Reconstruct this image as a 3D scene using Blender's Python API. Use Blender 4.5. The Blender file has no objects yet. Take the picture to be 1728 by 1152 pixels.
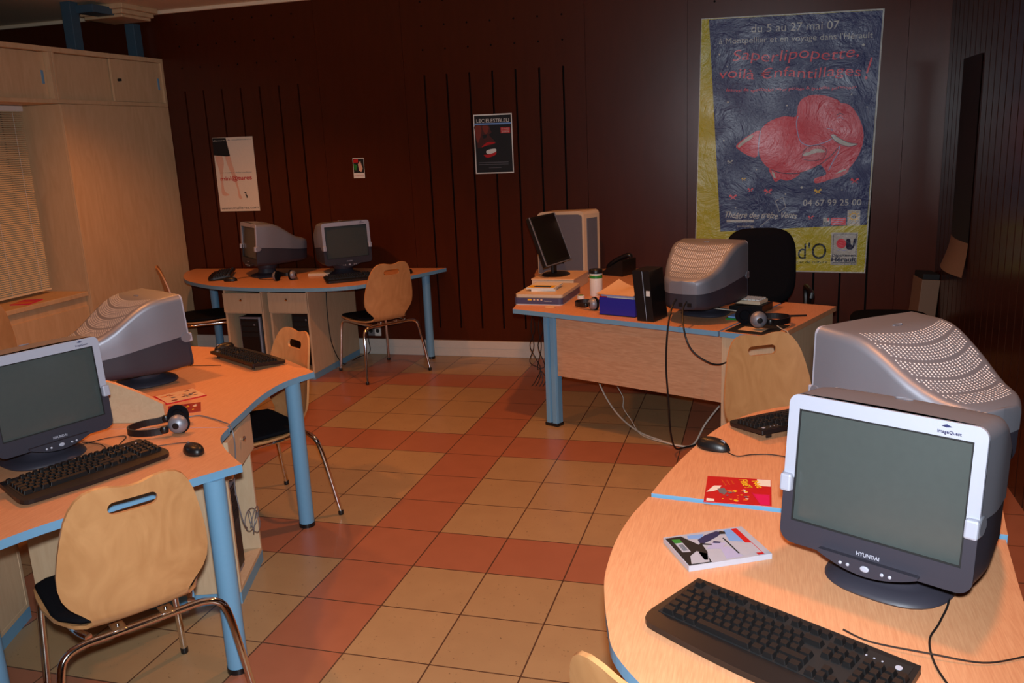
import bpy, bmesh, math, random
import numpy as np
from mathutils import Vector, Matrix
random.seed(4)
scene = bpy.context.scene
COL = scene.collection
pi = math.pi

# ------------------------------------------------------------------ camera
CAM = (1.7583, -4.8282, 1.7871)
PITCH, ROLL, YAW = 0.2311, -0.0452, 0.2866
F = Vector((-math.sin(YAW) * math.cos(PITCH), math.cos(YAW) * math.cos(PITCH), -math.sin(PITCH)))
RT = Vector((math.cos(YAW), math.sin(YAW), 0)); UP = RT.cross(F)
c_, s_ = math.cos(ROLL), math.sin(ROLL)
R2 = c_ * RT + s_ * UP; U2 = -s_ * RT + c_ * UP
cd = bpy.data.cameras.new('camera'); cam = bpy.data.objects.new('camera', cd); COL.objects.link(cam)
m = Matrix.Identity(4)
for i in range(3):
    m[i][0] = R2[i]; m[i][1] = U2[i]; m[i][2] = -F[i]; m[i][3] = CAM[i]
cam.matrix_world = m
cd.sensor_width = 36.0; cd.lens = 36.0 * 1461.0 / 1728.0; cd.clip_start = 0.05
scene.camera = cam
scene.view_settings.view_transform = 'Standard'
scene.view_settings.look = 'None'
scene.view_settings.gamma = 1.0
scene.view_settings.exposure = 0.0

# ------------------------------------------------------------------ light
world = bpy.data.worlds.new('world'); scene.world = world
world.use_nodes = True
world.node_tree.nodes['Background'].inputs[0].default_value = (0.9, 0.55, 0.3, 1)
world.node_tree.nodes['Background'].inputs[1].default_value = 0.02

def spot(x, y, power, col=(1.0, 0.56, 0.25), r=0.05, z=2.93, angle=150, tgt=None, blend=0.6):
    l = bpy.data.lights.new('ceiling_lamp_light', 'SPOT'); l.energy = power; l.color = col
    l.shadow_soft_size = r; l.spot_size = math.radians(angle); l.spot_blend = blend
    o = bpy.data.objects.new('ceiling_lamp_light', l); COL.objects.link(o); o.location = (x, y, z)
    if tgt:
        d = Vector(tgt) - Vector((x, y, z)); o.rotation_euler = d.to_track_quat('-Z', 'Y').to_euler()
    return o
WARM = (1.0, 0.34, 0.07)
spot(0.75, -0.50, 105, WARM, angle=125)
spot(2.25, -2.70, 80, WARM, angle=95)
spot(-1.90, 0.20, 85, WARM, angle=125)
spot(-1.15, -2.05, 85, WARM, angle=125)
spot(1.50, 1.00, 18, WARM, angle=110)
# the photographer's flash, on top of the camera body
fl = bpy.data.lights.new('camera_flash', 'SPOT'); fl.energy = 400; fl.color = (0.84, 0.92, 1.0); fl.shadow_soft_size = 0.03
fl.spot_size = math.radians(95); fl.spot_blend = 0.7
fo = bpy.data.objects.new('camera_flash', fl); COL.objects.link(fo)
fm = m.copy(); fp = Vector(CAM) + U2 * 0.11 - F * 0.02
for i in range(3): fm[i][3] = fp[i]
fo.matrix_world = fm

# ------------------------------------------------------------------ materials
def lin(r, g, b):
    f = lambda v: (v / 255.0) / 12.92 if v <= 10 else ((v / 255.0 + 0.055) / 1.055) ** 2.4
    return (f(r), f(g), f(b), 1)
class NT:
    def __init__(s, name):
        s.m = bpy.data.materials.new(name); s.m.use_nodes = True; s.t = s.m.node_tree
        s.b = s.t.nodes['Principled BSDF']
    def n(s, t, **k):
        x = s.t.nodes.new(t)
        for a, v in k.items():
            if a.startswith('i_'): x.inputs[int(a[2:])].default_value = v
            else: setattr(x, a, v)
        return x
    def l(s, a, ai, b, bi): s.t.links.new(a.outputs[ai], b.inputs[bi])
    def math(s, op, a, b=None):
        x = s.n('ShaderNodeMath', operation=op)
        for i, v in enumerate((a, b)):
            if v is None: continue
            if isinstance(v, (int, float)): x.inputs[i].default_value = v
            else: s.t.links.new(v, x.inputs[i])
        return x.outputs[0]
    def mix(s, fac, a, b):
        x = s.n('ShaderNodeMix', data_type='RGBA')
        for i, v in ((0, fac), (6, a), (7, b)):
            if isinstance(v, (int, float, tuple)): x.inputs[i].default_value = v
            else: s.t.links.new(v, x.inputs[i])
        return x.outputs[2]
def plain(name, col, rough=0.5, metal=0.0, spec=0.5, coat=0.0, var=0.0, bump=0.0, bscale=60, bdist=0.002):
    N = NT(name); b = N.b
    b.inputs['Base Color'].default_value = col; b.inputs['Roughness'].default_value = rough
    b.inputs['Metallic'].default_value = metal; b.inputs['Specular IOR Level'].default_value = spec
    b.inputs['Coat Weight'].default_value = coat; b.inputs['Coat Roughness'].default_value = 0.15
    tc = N.n('ShaderNodeTexCoord')
    no = N.n('ShaderNodeTexNoise'); no.inputs['Scale'].default_value = bscale; no.inputs['Detail'].default_value = 4
    N.l(tc, 3, no, 0)
    v = var or 0.06
    out = N.mix(no.outputs[0], tuple([c * (1 - v) for c in col[:3]] + [1]), tuple([min(1, c * (1 + v)) for c in col[:3]] + [1]))
    N.t.links.new(out, b.inputs['Base Color'])
    if bump:
        bp = N.n('ShaderNodeBump'); bp.inputs['Strength'].default_value = bump; bp.inputs['Distance'].default_value = bdist
        N.l(no, 0, bp, 'Height'); N.l(bp, 0, b, 'Normal')
    return N.m
def wood(name, c1, c2, scale=(2, 30, 2), rough=0.4, coat=0.0, spec=0.5, dist=1.5, sc=3.0, pore=0.0):
    N = NT(name); b = N.b
    tc = N.n('ShaderNodeTexCoord'); mp = N.n('ShaderNodeMapping'); mp.inputs['Scale'].default_value = scale
    N.l(tc, 3, mp, 0)
    no = N.n('ShaderNodeTexNoise'); no.inputs['Scale'].default_value = sc; no.inputs['Detail'].default_value = 6
    no.inputs['Distortion'].default_value = dist; N.l(mp, 0, no, 0)
    rp = N.n('ShaderNodeValToRGB'); rp.color_ramp.elements[0].position = 0.32; rp.color_ramp.elements[1].position = 0.68
    rp.color_ramp.elements[0].color = c1; rp.color_ramp.elements[1].color = c2
    N.l(no, 0, rp, 0); N.l(rp, 0, b, 'Base Color')
    b.inputs['Roughness'].default_value = rough; b.inputs['Coat Weight'].default_value = coat
    b.inputs['Coat Roughness'].default_value = 0.12; b.inputs['Specular IOR Level'].default_value = spec
    return N.m

M = {}
M['beech'] = wood('beech_laminate', lin(206, 142, 100), lin(220, 160, 116), (110, 6, 6), 0.42, 0.0, dist=0.5)
M['beech_panel'] = wood('beech_panel_laminate', lin(196, 142, 104), lin(214, 162, 124), (3, 3, 26), 0.45)
M['maple'] = wood('maple_laminate', lin(198, 168, 134), lin(206, 178, 144), (14, 14, 2), 0.5)
M['cupwood'] = wood('cupboard_wood', lin(204, 168, 126), lin(214, 180, 138), (8, 8, 1.5), 0.5, sc=2)
M['ply'] = wood('birch_plywood', lin(190, 134, 84), lin(204, 148, 96), (3, 3, 1.6), 0.42, 0.05, dist=3.5, sc=2.6)
M['plyedge'] = plain('plywood_edge', lin(176, 120, 62), 0.5)
M['blue'] = plain('blue_painted_metal', lin(110, 158, 190), 0.45, var=0.03)
M['silver'] = plain('silver_plastic', lin(142, 144, 154), 0.46, 0.5, var=0.02)
M['bezel'] = plain('pale_silver_plastic', lin(172, 174, 188), 0.42, 0.1, var=0.02)
M['darkpl'] = plain('charcoal_plastic', lin(48, 46, 56), 0.5, var=0.03, bump=0.1, bscale=900, bdist=0.0004)
M['black'] = plain('black_plastic', lin(20, 19, 20), 0.38)
M['blackkey'] = plain('black_key_plastic', lin(22, 20, 20), 0.42, spec=0.35)
M['blackmat'] = plain('black_matte', lin(16, 16, 17), 0.7)
M['fabric'] = plain('black_fabric', lin(18, 18, 22), 0.95, spec=0.1, bump=0.5, bscale=500, bdist=0.001)
M['chrome'] = plain('chrome', (0.78, 0.76, 0.74, 1), 0.09, 1.0)
M['glass'] = plain('crt_glass', lin(70, 75, 73), 0.22, spec=0.6)
M['lcdglass'] = plain('lcd_panel', lin(18, 19, 20), 0.25)
M['white'] = plain('white_plastic', lin(218, 216, 210), 0.5)
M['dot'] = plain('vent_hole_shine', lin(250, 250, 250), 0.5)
M['paper'] = plain('paper_white', lin(228, 222, 210), 0.6)
M['base'] = plain('white_baseboard', lin(200, 192, 182), 0.5)
M['cream'] = plain('ceiling_cream', lin(236, 212, 180), 0.6)
M['postblue'] = plain('shaded_blue_steel', lin(62, 88, 104), 0.45)  # blue darkened in the colour for the weaker flash on the posts
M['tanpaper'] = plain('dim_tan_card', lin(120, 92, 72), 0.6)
M['casec'] = plain('disc_case_plastic', lin(176, 176, 186), 0.25)
M['blind'] = plain('blind_cream', lin(226, 208, 172), 0.6)
M['red'] = plain('print_red', lin(190, 24, 28), 0.4)
M['darkred'] = plain('print_dark_red', lin(140, 16, 24), 0.4)
M['magenta'] = plain('print_magenta', lin(214, 20, 90), 0.4)
M['yellow'] = plain('print_yellow', lin(240, 190, 40), 0.4)
M['orange'] = plain('print_orange', lin(226, 110, 40), 0.4)
M['green'] = plain('print_green', lin(40, 130, 50), 0.4)
M['skyblue'] = plain('print_sky_blue', lin(120, 160, 215), 0.4)
M['lilac'] = plain('print_lilac', lin(170, 168, 200), 0.4)
M['navyprint'] = plain('print_navy', lin(40, 44, 84), 0.4)
M['greyprint'] = plain('print_grey', lin(110, 108, 112), 0.4)
M['blueplastic'] = plain('blue_tray_plastic', lin(34, 40, 150), 0.4)
M['scan'] = plain('scanner_body', lin(70, 72, 104), 0.4)
M['beige'] = plain('beige_plastic', lin(214, 190, 160), 0.5)
M['tower'] = plain('grey_tower_panel', lin(100, 104, 116), 0.45)
M['cable'] = plain('black_cable', lin(20, 19, 20), 0.5)
M['cablew'] = plain('grey_white_cable', lin(190, 184, 172), 0.5)
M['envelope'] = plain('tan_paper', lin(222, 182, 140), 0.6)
# big poster inks: crumpled glossy paper
def ink(name, col, rough=0.30):
    N = NT(name); b = N.b; b.inputs['Base Color'].default_value = col; b.inputs['Roughness'].default_value = rough
    tc = N.n('ShaderNodeTexCoord'); no = N.n('ShaderNodeTexNoise'); no.inputs['Scale'].default_value = 4.2
    no.inputs['Detail'].default_value = 7; no.inputs['Roughness'].default_value = 0.62; no.inputs['Distortion'].default_value = 0.8
    N.l(tc, 3, no, 0)
    bp = N.n('ShaderNodeBump'); bp.inputs['Strength'].default_value = 0.75; bp.inputs['Distance'].default_value = 0.025; b.inputs['Specular IOR Level'].default_value = 0.42
    N.l(no, 0, bp, 'Height'); N.l(bp, 0, b, 'Normal')
    N.t.links.new(N.mix(no.outputs[0], tuple([c * .9 for c in col[:3]] + [1]), tuple([min(1, c * 1.1) for c in col[:3]] + [1])), b.inputs['Base Color'])
    return N.m
M['p_navy'] = ink('poster_navy', lin(46, 52, 98)); M['p_lime'] = ink('poster_lime', lin(178, 170, 34))
M['p_white'] = ink('poster_white', lin(176, 178, 172)); M['p_red'] = ink('poster_red', lin(196, 54, 70))
M['p_pink'] = ink('poster_pink', lin(186, 82, 92)); M['p_line'] = ink('poster_dark_line', lin(34, 30, 60))
M['p_pale'] = ink('poster_pale_blue', lin(150, 160, 200)); M['p_yel'] = ink('poster_yellow', lin(220, 180, 60))
M['p_black'] = ink('poster_black', lin(22, 22, 26)); M['p_hand'] = ink('poster_hand_red', lin(214, 70, 84))
M['skin'] = plain('print_skin', lin(226, 176, 148), 0.5); M['skind'] = plain('print_dark_red_skin', lin(120, 40, 22), 0.5)
M['skinm'] = plain('print_brown_red', lin(70, 22, 14), 0.5); M['ivory'] = plain('poster_ivory', lin(232, 214, 190), 0.55)

# lacquered mahogany
def mahogany(name, c1, c2, rough=0.30):
    N = NT(name); b = N.b
    tc = N.n('ShaderNodeTexCoord'); mp = N.n('ShaderNodeMapping'); mp.inputs['Scale'].default_value = (5, 5, 0.7); N.l(tc, 3, mp, 0)
    no = N.n('ShaderNodeTexNoise'); no.inputs['Scale'].default_value = 5; no.inputs['Detail'].default_value = 6; N.l(mp, 0, no, 0)
    N.t.links.new(N.mix(no.outputs[0], c1, c2), b.inputs['Base Color'])
    b.inputs['Roughness'].default_value = rough; b.inputs['Specular IOR Level'].default_value = 0.28
    n2 = N.n('ShaderNodeTexNoise'); n2.inputs['Scale'].default_value = 2.2; n2.inputs['Detail'].default_value = 3; N.l(tc, 3, n2, 0)
    bp = N.n('ShaderNodeBump'); bp.inputs['Strength'].default_value = 0.10; bp.inputs['Distance'].default_value = 0.01
    N.l(n2, 0, bp, 'Height'); N.l(bp, 0, b, 'Normal')
    return N.m
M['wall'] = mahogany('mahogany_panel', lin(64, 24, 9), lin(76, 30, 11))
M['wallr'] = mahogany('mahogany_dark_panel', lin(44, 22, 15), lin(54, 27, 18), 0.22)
M['groove'] = plain('groove_black', lin(14, 11, 10), 0.8, spec=0.1)
M['hole'] = M['groove']

# floor tiles: 33.3 cm, red bands every fourth row and column, beige speckled between
def tiles():
    N = NT('floor_tiles'); b = N.b
    tc = N.n('ShaderNodeTexCoord'); sp = N.n('ShaderNodeSeparateXYZ'); N.l(tc, 3, sp, 0)
    x = N.math('DIVIDE', sp.outputs[0], 0.333); y = N.math('DIVIDE', sp.outputs[1], 0.333)
    fx = N.math('FLOORED_MODULO', x, 1.0); fy = N.math('FLOORED_MODULO', y, 1.0)
    ix = N.math('FLOOR', x); iy = N.math('FLOOR', y)
    def grout(f): return N.math('MAXIMUM', N.math('LESS_THAN', f, 0.009), N.math('GREATER_THAN', f, 0.991))
    g = N.math('MAXIMUM', grout(fx), grout(fy))
    rx = N.math('LESS_THAN', N.math('FLOORED_MODULO', ix, 4.0), 0.5)
    ry = N.math('LESS_THAN', N.math('FLOORED_MODULO', N.math('ADD', iy, 1.0), 4.0), 0.5)
    red = N.math('MAXIMUM', rx, ry)
    cm = N.n('ShaderNodeCombineXYZ'); N.t.links.new(ix, cm.inputs[0]); N.t.links.new(iy, cm.inputs[1])
    wn = N.n('ShaderNodeTexWhiteNoise'); N.l(cm, 0, wn, 0)
    no = N.n('ShaderNodeTexNoise'); no.inputs['Scale'].default_value = 9; no.inputs['Detail'].default_value = 5; N.l(tc, 3, no, 0)
    sk = N.n('ShaderNodeTexNoise'); sk.inputs['Scale'].default_value = 70; sk.inputs['Detail'].default_value = 3; N.l(tc, 3, sk, 0)
    spk = N.math('MULTIPLY', N.math('GREATER_THAN', sk.outputs[0], 0.685), N.math('SUBTRACT', 1.0, red))
    beige = N.mix(no.outputs[0], lin(158, 128, 92), lin(174, 144, 104))
    beige = N.mix(N.math('MULTIPLY', wn.outputs[0], 0.35), beige, lin(150, 122, 88))
    rd = N.mix(no.outputs[0], lin(152, 96, 71), lin(167, 107, 80))
    rd = N.mix(N.math('MULTIPLY', wn.outputs[0], 0.3), rd, lin(154, 94, 70))
    c = N.mix(red, beige, rd)
    c = N.mix(N.math('MULTIPLY', spk, 0.6), c, lin(84, 62, 44))
    c = N.mix(g, c, lin(82, 58, 44))
    N.t.links.new(c, b.inputs['Base Color'])
    b.inputs['Roughness'].default_value = 0.3; b.inputs['Specular IOR Level'].default_value = 0.4
    bp = N.n('ShaderNodeBump'); bp.inputs['Strength'].default_value = 0.5; bp.inputs['Distance'].default_value = 0.002; bp.invert = True
    N.t.links.new(g, bp.inputs['Height']); N.l(bp, 0, b, 'Normal')
    return N.m
M['tiles'] = tiles()

# ------------------------------------------------------------------ mesh helpers
def ss(a, b, t):
    t = max(0, min(1, (t - a) / (b - a))); return t * t * (3 - 2 * t)
class MB:
    def __init__(s): s.v = []; s.f = []; s.mi = []; s.sm = []; s.T = Matrix.Identity(4)
    def add(s, vs, fs, m=0, smooth=False):
        o = len(s.v); s.v += [tuple(s.T @ Vector(p)) for p in vs]
        for f in fs: s.f.append([i + o for i in f]); s.mi.append(m); s.sm.append(smooth)
        return s
    def box(s, x0, x1, y0, y1, z0, z1, m=0):
        v = [(x0, y0, z0), (x1, y0, z0), (x1, y1, z0), (x0, y1, z0), (x0, y0, z1), (x1, y0, z1), (x1, y1, z1), (x0, y1, z1)]
        return s.add(v, [(0, 3, 2, 1), (4, 5, 6, 7), (0, 1, 5, 4), (1, 2, 6, 5), (2, 3, 7, 6), (3, 0, 4, 7)], m)
    def prism(s, poly, z0, z1, m=0, ms=None, smooth=False):
        a = sum(poly[i - 1][0] * poly[i][1] - poly[i][0] * poly[i - 1][1] for i in range(len(poly)))
        if a < 0: poly = poly[::-1]
        n = len(poly)
        s.add([(p[0], p[1], z1) for p in poly], [tuple(range(n))], m)
        s.add([(p[0], p[1], z0) for p in poly], [tuple(range(n))[::-1]], m)
        v = [(p[0], p[1], z0) for p in poly] + [(p[0], p[1], z1) for p in poly]
        return s.add(v, [(i, (i + 1) % n, n + (i + 1) % n, n + i) for i in range(n)], m if ms is None else ms, smooth)
    def grid(s, fn, nu, nv, m=0, smooth=True, close=False):
        v = [fn(i / nu, j / nv) for j in range(nv + 1) for i in range(nu + 1)]
        w = nu + 1
        return s.add(v, [(j * w + i, j * w + i + 1, (j + 1) * w + i + 1, (j + 1) * w + i) for j in range(nv) for i in range(nu)], m, smooth)
    def rings(s, rs, m=0, cap=True, smooth=True, closed=True):
        n = len(rs[0]); v = [p for r in rs for p in r]; f = []
        for j in range(len(rs) - 1):
            for i in range(n if closed else n - 1):
                f.append((j * n + i, j * n + (i + 1) % n, (j + 1) * n + (i + 1) % n, (j + 1) * n + i))
        s.add(v, f, m, smooth)
        if cap:
            s.add(rs[0], [tuple(range(n))[::-1]], m); s.add(rs[-1], [tuple(range(n))], m)
        return s
    def tube(s, pts, r, seg=8, m=0, sub=0, cap=True):
        P = [Vector(p) for p in pts]
        if sub:
            Q = []
            for i in range(len(P) - 1):
                p0, p1, p2, p3 = P[max(i - 1, 0)], P[i], P[i + 1], P[min(i + 2, len(P) - 1)]
                for k in range(sub):
                    t = k / sub
                    Q.append(0.5 * ((2 * p1) + (p2 - p0) * t + (2 * p0 - 5 * p1 + 4 * p2 - p3) * t * t + (3 * p1 - p0 - 3 * p2 + p3) * t ** 3))
            P = Q + [P[-1]]
        rs = []; up = None
        for i, p in enumerate(P):
            d = (P[min(i + 1, len(P) - 1)] - P[max(i - 1, 0)]).normalized()
            if up is None:
                up = d.orthogonal().normalized()
            up = (up - d * up.dot(d))
            up = up.normalized() if up.length > 1e-6 else d.orthogonal().normalized()
            w = d.cross(up); rr = r[i] if isinstance(r, (list, tuple)) and not sub else (r if not isinstance(r, (list, tuple)) else r[0])
            rs.append([tuple(p + rr * (math.cos(a) * up + math.sin(a) * w)) for a in [2 * pi * k / seg for k in range(seg)]])
        return s.rings(rs, m, cap)
    def lathe(s, prof, c=(0, 0, 0), seg=24, m=0, sx=1, sy=1):
        rs = [[(c[0] + sx * r * math.cos(2 * pi * k / seg), c[1] + sy * r * math.sin(2 * pi * k / seg), c[2] + z) for k in range(seg)] for r, z in prof]
        return s.rings(rs, m)
    def text(s, txt, org, right, up, h, width=None, m=0, shear=0.0, off=0.0, align='LEFT', jit=0.0, depth=0.0, bold=0.0):
        cu = bpy.data.curves.new('t', 'FONT'); cu.body = txt; cu.size = 1.0; cu.resolution_u = 4 if h > .02 else 2; cu.shear = shear; cu.offset = bold
        ob = bpy.data.objects.new('t', cu); COL.objects.link(ob)
        dg = bpy.context.evaluated_depsgraph_get(); me = bpy.data.meshes.new_from_object(ob.evaluated_get(dg))
        co = [v.co.copy() for v in me.vertices]; fs = [tuple(p.vertices) for p in me.polygons]
        COL.objects.unlink(ob); bpy.data.objects.remove(ob); bpy.data.curves.remove(cu)
        bpy.data.meshes.remove(me)
        if not co: return s
        x0 = min(c.x for c in co); x1 = max(c.x for c in co)
        sx = (width / (x1 - x0)) if width else h / 0.7
        sy = h / 0.7
        dx = {'LEFT': 0, 'CENTER': -(x1 - x0) / 2 * sx, 'RIGHT': -(x1 - x0) * sx}[align]
        O, Rr, Uu = Vector(org), Vector(right), Vector(up); nn = Rr.cross(Uu).normalized()
        s.add([tuple(O + Rr * (dx + (c.x - x0) * sx) + Uu * (c.y * sy + jit * math.sin(c.x * 2.3) * h) + nn * off) for c in co], fs, m)
        return s
    def mesh(s, name, mats):
        me = bpy.data.meshes.new(name); me.from_pydata(s.v, [], s.f)
        for mt in mats: me.materials.append(M[mt] if isinstance(mt, str) else mt)
        for p, a, b in zip(me.polygons, s.mi, s.sm): p.material_index = a; p.use_smooth = b
        me.update(); return me
    def build(s, name, mats, parent=None, bevel=0, seg=2, sharp=None):
        if isinstance(mats, str): mats = [mats]
        o = bpy.data.objects.new(name, s.mesh(name, mats)); COL.objects.link(o)
        if parent is not None: o.parent = parent
        if any(s.sm): o.data.set_sharp_from_angle(angle=math.radians(sharp or 40))
        if bevel:
            b = o.modifiers.new('bevel', 'BEVEL'); b.width = bevel; b.segments = seg; b.limit_method = 'ANGLE'; b.angle_limit = math.radians(50)
        return o
def tag(o, label=None, cat=None, group=None, kind=None):
    if label: o['label'] = label
    if cat: o['category'] = cat
    if group: o['group'] = group
    if kind: o['kind'] = kind
    return o
def thing(name, loc, yaw, label, cat, group=None):
    o = bpy.data.objects.new(name, None); COL.objects.link(o); o.empty_display_size = 0.1
    o.location = loc; o.rotation_euler = (0, 0, yaw); return tag(o, label, cat, group)
KIDS = {}
def kids(o): return [c for c in bpy.data.objects if c.parent == o]
def dup(root, loc, yaw, label):
    r = root.copy(); COL.objects.link(r); r.location = loc; r.rotation_euler = (0, 0, yaw); r['label'] = label
    def rec(a, b):
        for ch in kids(a):
            if ch == b: continue
            c = ch.copy(); COL.objects.link(c); c.parent = b; rec(ch, c)
    rec(root, r); return r
def struct(o): o['kind'] = 'structure'; return o
D = math.radians

# ------------------------------------------------------------------ room shell
WY = 1.915
mb = MB(); mb.box(-5.6, 3.1, -7.1, 2.1, -0.1, 0.0); struct(mb.build('floor', 'tiles'))
mb = MB(); mb.box(-5.6, 3.1, -7.1, 2.1, 2.97, 3.07); struct(mb.build('ceiling', 'cream'))
# back wall: panels standing 2.5 cm proud of a black backing, with slots between the strips
mb = MB(); mb.box(-5.6, 3.1, WY + 0.025, 2.1, 0, 2.97, 1)
groups = [[-3.082 + 0.1828 * k for k in range(7)], [-0.857 + 0.1885 * k for k in range(7)], [1.395 + 0.184 * k for k in range(7)]]
seams = [-1.79, -1.03, 0.447, 1.205, 2.69]
cuts = sorted([(g, 0.0075, 1) for gr in groups for g in gr] + [(s_x, 0.0012, 2) for s_x in seams])
pe = -5.6
def wbox(x0, x1, z0, z1): mb.box(x0, x1, WY, WY + 0.0249, z0, z1, 0)
for gx, hw, kd in cuts:
    wbox(pe, gx - hw, 0, 2.97)
    if kd == 1: wbox(gx - hw, gx + hw, 0, 0.24); wbox(gx - hw, gx + hw, 2.30, 2.97)
    pe = gx + hw
wbox(pe, 3.1, 0, 2.97)
for gr in groups:
    for gx in gr:
        for hz in (2.49, 2.67, 2.85):
            vs = [(gx + 0.008 * math.cos(a), WY - 0.0008, hz + 0.008 * math.sin(a)) for a in [2 * pi * k / 10 for k in range(10)]]
            mb.add(vs, [tuple(range(10))], 1)
struct(mb.build('wall_back', ['wall', 'groove']))
# right wall: narrow lacquered strips
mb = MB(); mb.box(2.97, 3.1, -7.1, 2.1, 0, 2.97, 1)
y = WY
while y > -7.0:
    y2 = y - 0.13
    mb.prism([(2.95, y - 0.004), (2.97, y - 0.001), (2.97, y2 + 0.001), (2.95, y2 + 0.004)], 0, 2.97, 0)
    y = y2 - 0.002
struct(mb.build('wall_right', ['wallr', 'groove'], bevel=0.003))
mb = MB(); mb.box(-5.6, -5.5, -7.1, 2.1, 0, 2.97); struct(mb.build('wall_left', 'cream'))
mb = MB(); mb.box(-5.6, 3.1, -7.2, -7.1, 0, 2.97); struct(mb.build('wall_front', 'cream'))
mb = MB(); mb.box(-3.268, 2.95, WY - 0.022, WY, 0.0, 0.135); mb.box(-3.268, 2.95, WY - 0.025, WY - 0.021, 0.004, 0.064); mb.box(-3.268, 2.95, WY - 0.025, WY - 0.021, 0.070, 0.130)
struct(mb.build('baseboard_back', 'base', bevel=0.001))
# ceiling edging and the moulded timber head above the cupboards
mb = MB()
for k, (w, z0, z1) in enumerate([(0.34, 2.93, 2.97), (0.29, 2.895, 2.93), (0.25, 2.87, 2.895)]):
    mb.box(-3.62 - (w - .3) / 2, -3.20 + (w - .3) / 2, 1.40 - (w - .3) / 2, 1.80 + (w - .3) / 2, z0, z1)
struct(mb.build('trim_1', 'cupwood', bevel=0.006))
mb = MB(); mb.box(-5.5, 2.95, WY - 0.03, WY, 2.94, 2.97); struct(mb.build('trim_2', 'cream', bevel=0.004))
# steel posts
def post(x, y, z0, z1, label, arm=None):
    mb = MB(); mb.box(x - .045, x + .045, y - .045, y + .045, z0, z1)
    o = mb.build('steel_post', 'postblue', bevel=0.004); tag(o, label, 'post', 'steel posts above the cupboards')
    return o
P1 = post(-3.50, 1.17, 2.20, 2.97, 'blue steel post above the cupboards, the left one with a side arm', True)
mb = MB(); mb.box(-3.46, -3.30, 1.19, 1.50, 2.885, 2.945); mb.build('side_arm', 'postblue', P1, bevel=0.004)
post(-3.46, 1.83, 2.20, 2.87, 'blue steel post above the cupboards, the right one under the timber head')

# ------------------------------------------------------------------ cupboards on the left wall
X = -3.268
def upper_cabinet(y0, y1, label, doors):
    c = thing('wall_cupboard', (X, (y0 + y1) / 2, 2.18), 0, label, 'cupboard', 'sliding-door cupboards above the window and tall unit')
    a, b = y0 - (y0 + y1) / 2, y1 - (y0 + y1) / 2
    mb = MB(); d = .55
    mb.box(-d, 0, a, b, 0, .03); mb.box(-d, 0, a, b, .365, .40); mb.box(-d, 0, a, a + .022, .03, .365); mb.box(-d, 0, b - .03, b, .03, .365); mb.box(-d, -d + .01, a, b, .03, .365)
    mb.build('carcass', 'cupwood', c, bevel=.002)
    for (p, q, dx, hs) in doors:
        mb = MB(); mb.box(-dx - .018, -dx, a + p, a + q, .032, .362)
        dr = mb.build('sliding_door', 'cupwood', c, bevel=.0015)
        if hs is not None:
            mb = MB(); mb.box(-dx - .002, -dx + .003, a + hs - .012, a + hs + .012, .14, .235); h = mb.build('recessed_handle', 'blue', dr, bevel=.003)
        if dx < .02:
            mb = MB(); mb.tube([(-dx, a + p + .07, .20), (-dx + .012, a + p + .07, .20)], .012, 12); mb.box(-dx + .012, -dx + .03, a + p + .067, a + p + .073, .19, .21); mb.build('lock', 'black', dr)
    return c
upper_cabinet(.655, 1.915 - .002, 'upper wooden cupboard with two sliding doors and a small lock, at the corner', [(.022, .64, .045, None), (.62, 1.225, .015, 1.185)])
c = upper_cabinet(-1.0, .652, 'upper wooden cupboard above the window, cut by the left edge of the picture', [(.022, .84, .015, .10), (.80, 1.62, .045, 1.585)])
mb = MB()
mb.box(X - .55, X, .655, 1.912, 0, 2.178)
o = mb.build('tall_cupboard', 'cupwood', bevel=.003); tag(o, 'tall plain wooden cupboard front beside the window, from floor to upper cupboards', 'cupboard')
mb = MB(); mb.box(.0, .012, -.0, .03, 0, 2.17); e = mb.build('edge_strip', 'cupwood', o, bevel=.002); e.location = (X, .656, 0)
mb = MB(); mb.box(X - .50, X, -2.6, .65, .735, .77); o = mb.build('window_sill', 'cupwood', bevel=.004); struct(o); o.name = 'trim_3'
mb = MB(); mb.box(X - .48, X - .03, -2.6, .65, 0, .734); mb.box(X - .03, X - .018, -2.6, .65, 0, .66); o = mb.build('trim_4', 'cupwood', bevel=.002); struct(o)
mb = MB(); mb.box(X - .62, X - .56, -2.6, .65, .0, 2.178); struct(mb.build('window_1', 'white', bevel=.002))
mb = MB(); mb.box(X - .56, X - .5, -2.6, .62, .77, .80); mb.build('window_frame', 'white', bpy.data.objects['window_1'])
# slatted blind
bl = thing('window_blind', (X - .30, -.2, .80), 0, 'cream slatted blind hanging in the window recess on the left', 'blind')
mb = MB(); mb.box(-.025, .025, -1.6, .79, 1.335, 1.375); mb.build('head_rail', 'white', bl, bevel=.003)
mb = MB()
for k in range(88):
    z = .01 + k * .0152
    mb.add([(-.009, -1.6, z + .006), (.009, -1.6, z - .006), (.009, .79, z - .006), (-.009, .79, z + .006)], [(0, 1, 2, 3)], 0)
    mb.add([(-.0085, -1.6, z + .0055), (-.0085, .79, z + .0055), (.0095, .79, z - .0065), (.0095, -1.6, z - .0065)], [(0, 1, 2, 3)], 0)
mb.build('slat_panel', 'blind', bl)
mb = MB()
for yy in (.70, .42, .0): mb.tube([(.012, yy, 0), (.012, yy, 1.34)], .0012, 5)
mb.build('cord', 'white', bl)
mb = MB(); mb.box(-.012, .012, -1.6, .79, -.005, .008); mb.build('bottom_rail', 'blind', bl)
mb = MB(); mb.box(-.07, .07, -.10, .10, 0, .006, 0); mb.box(-.06, .06, -.09, .0, .006, .0065, 1)
o = mb.build('magazine', ['magenta', 'orange']); o.location = (X - .13, .18, .7701); o.rotation_euler = (0, 0, .3); tag(o, 'pink and orange magazine lying on the window sill', 'magazine')

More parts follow.
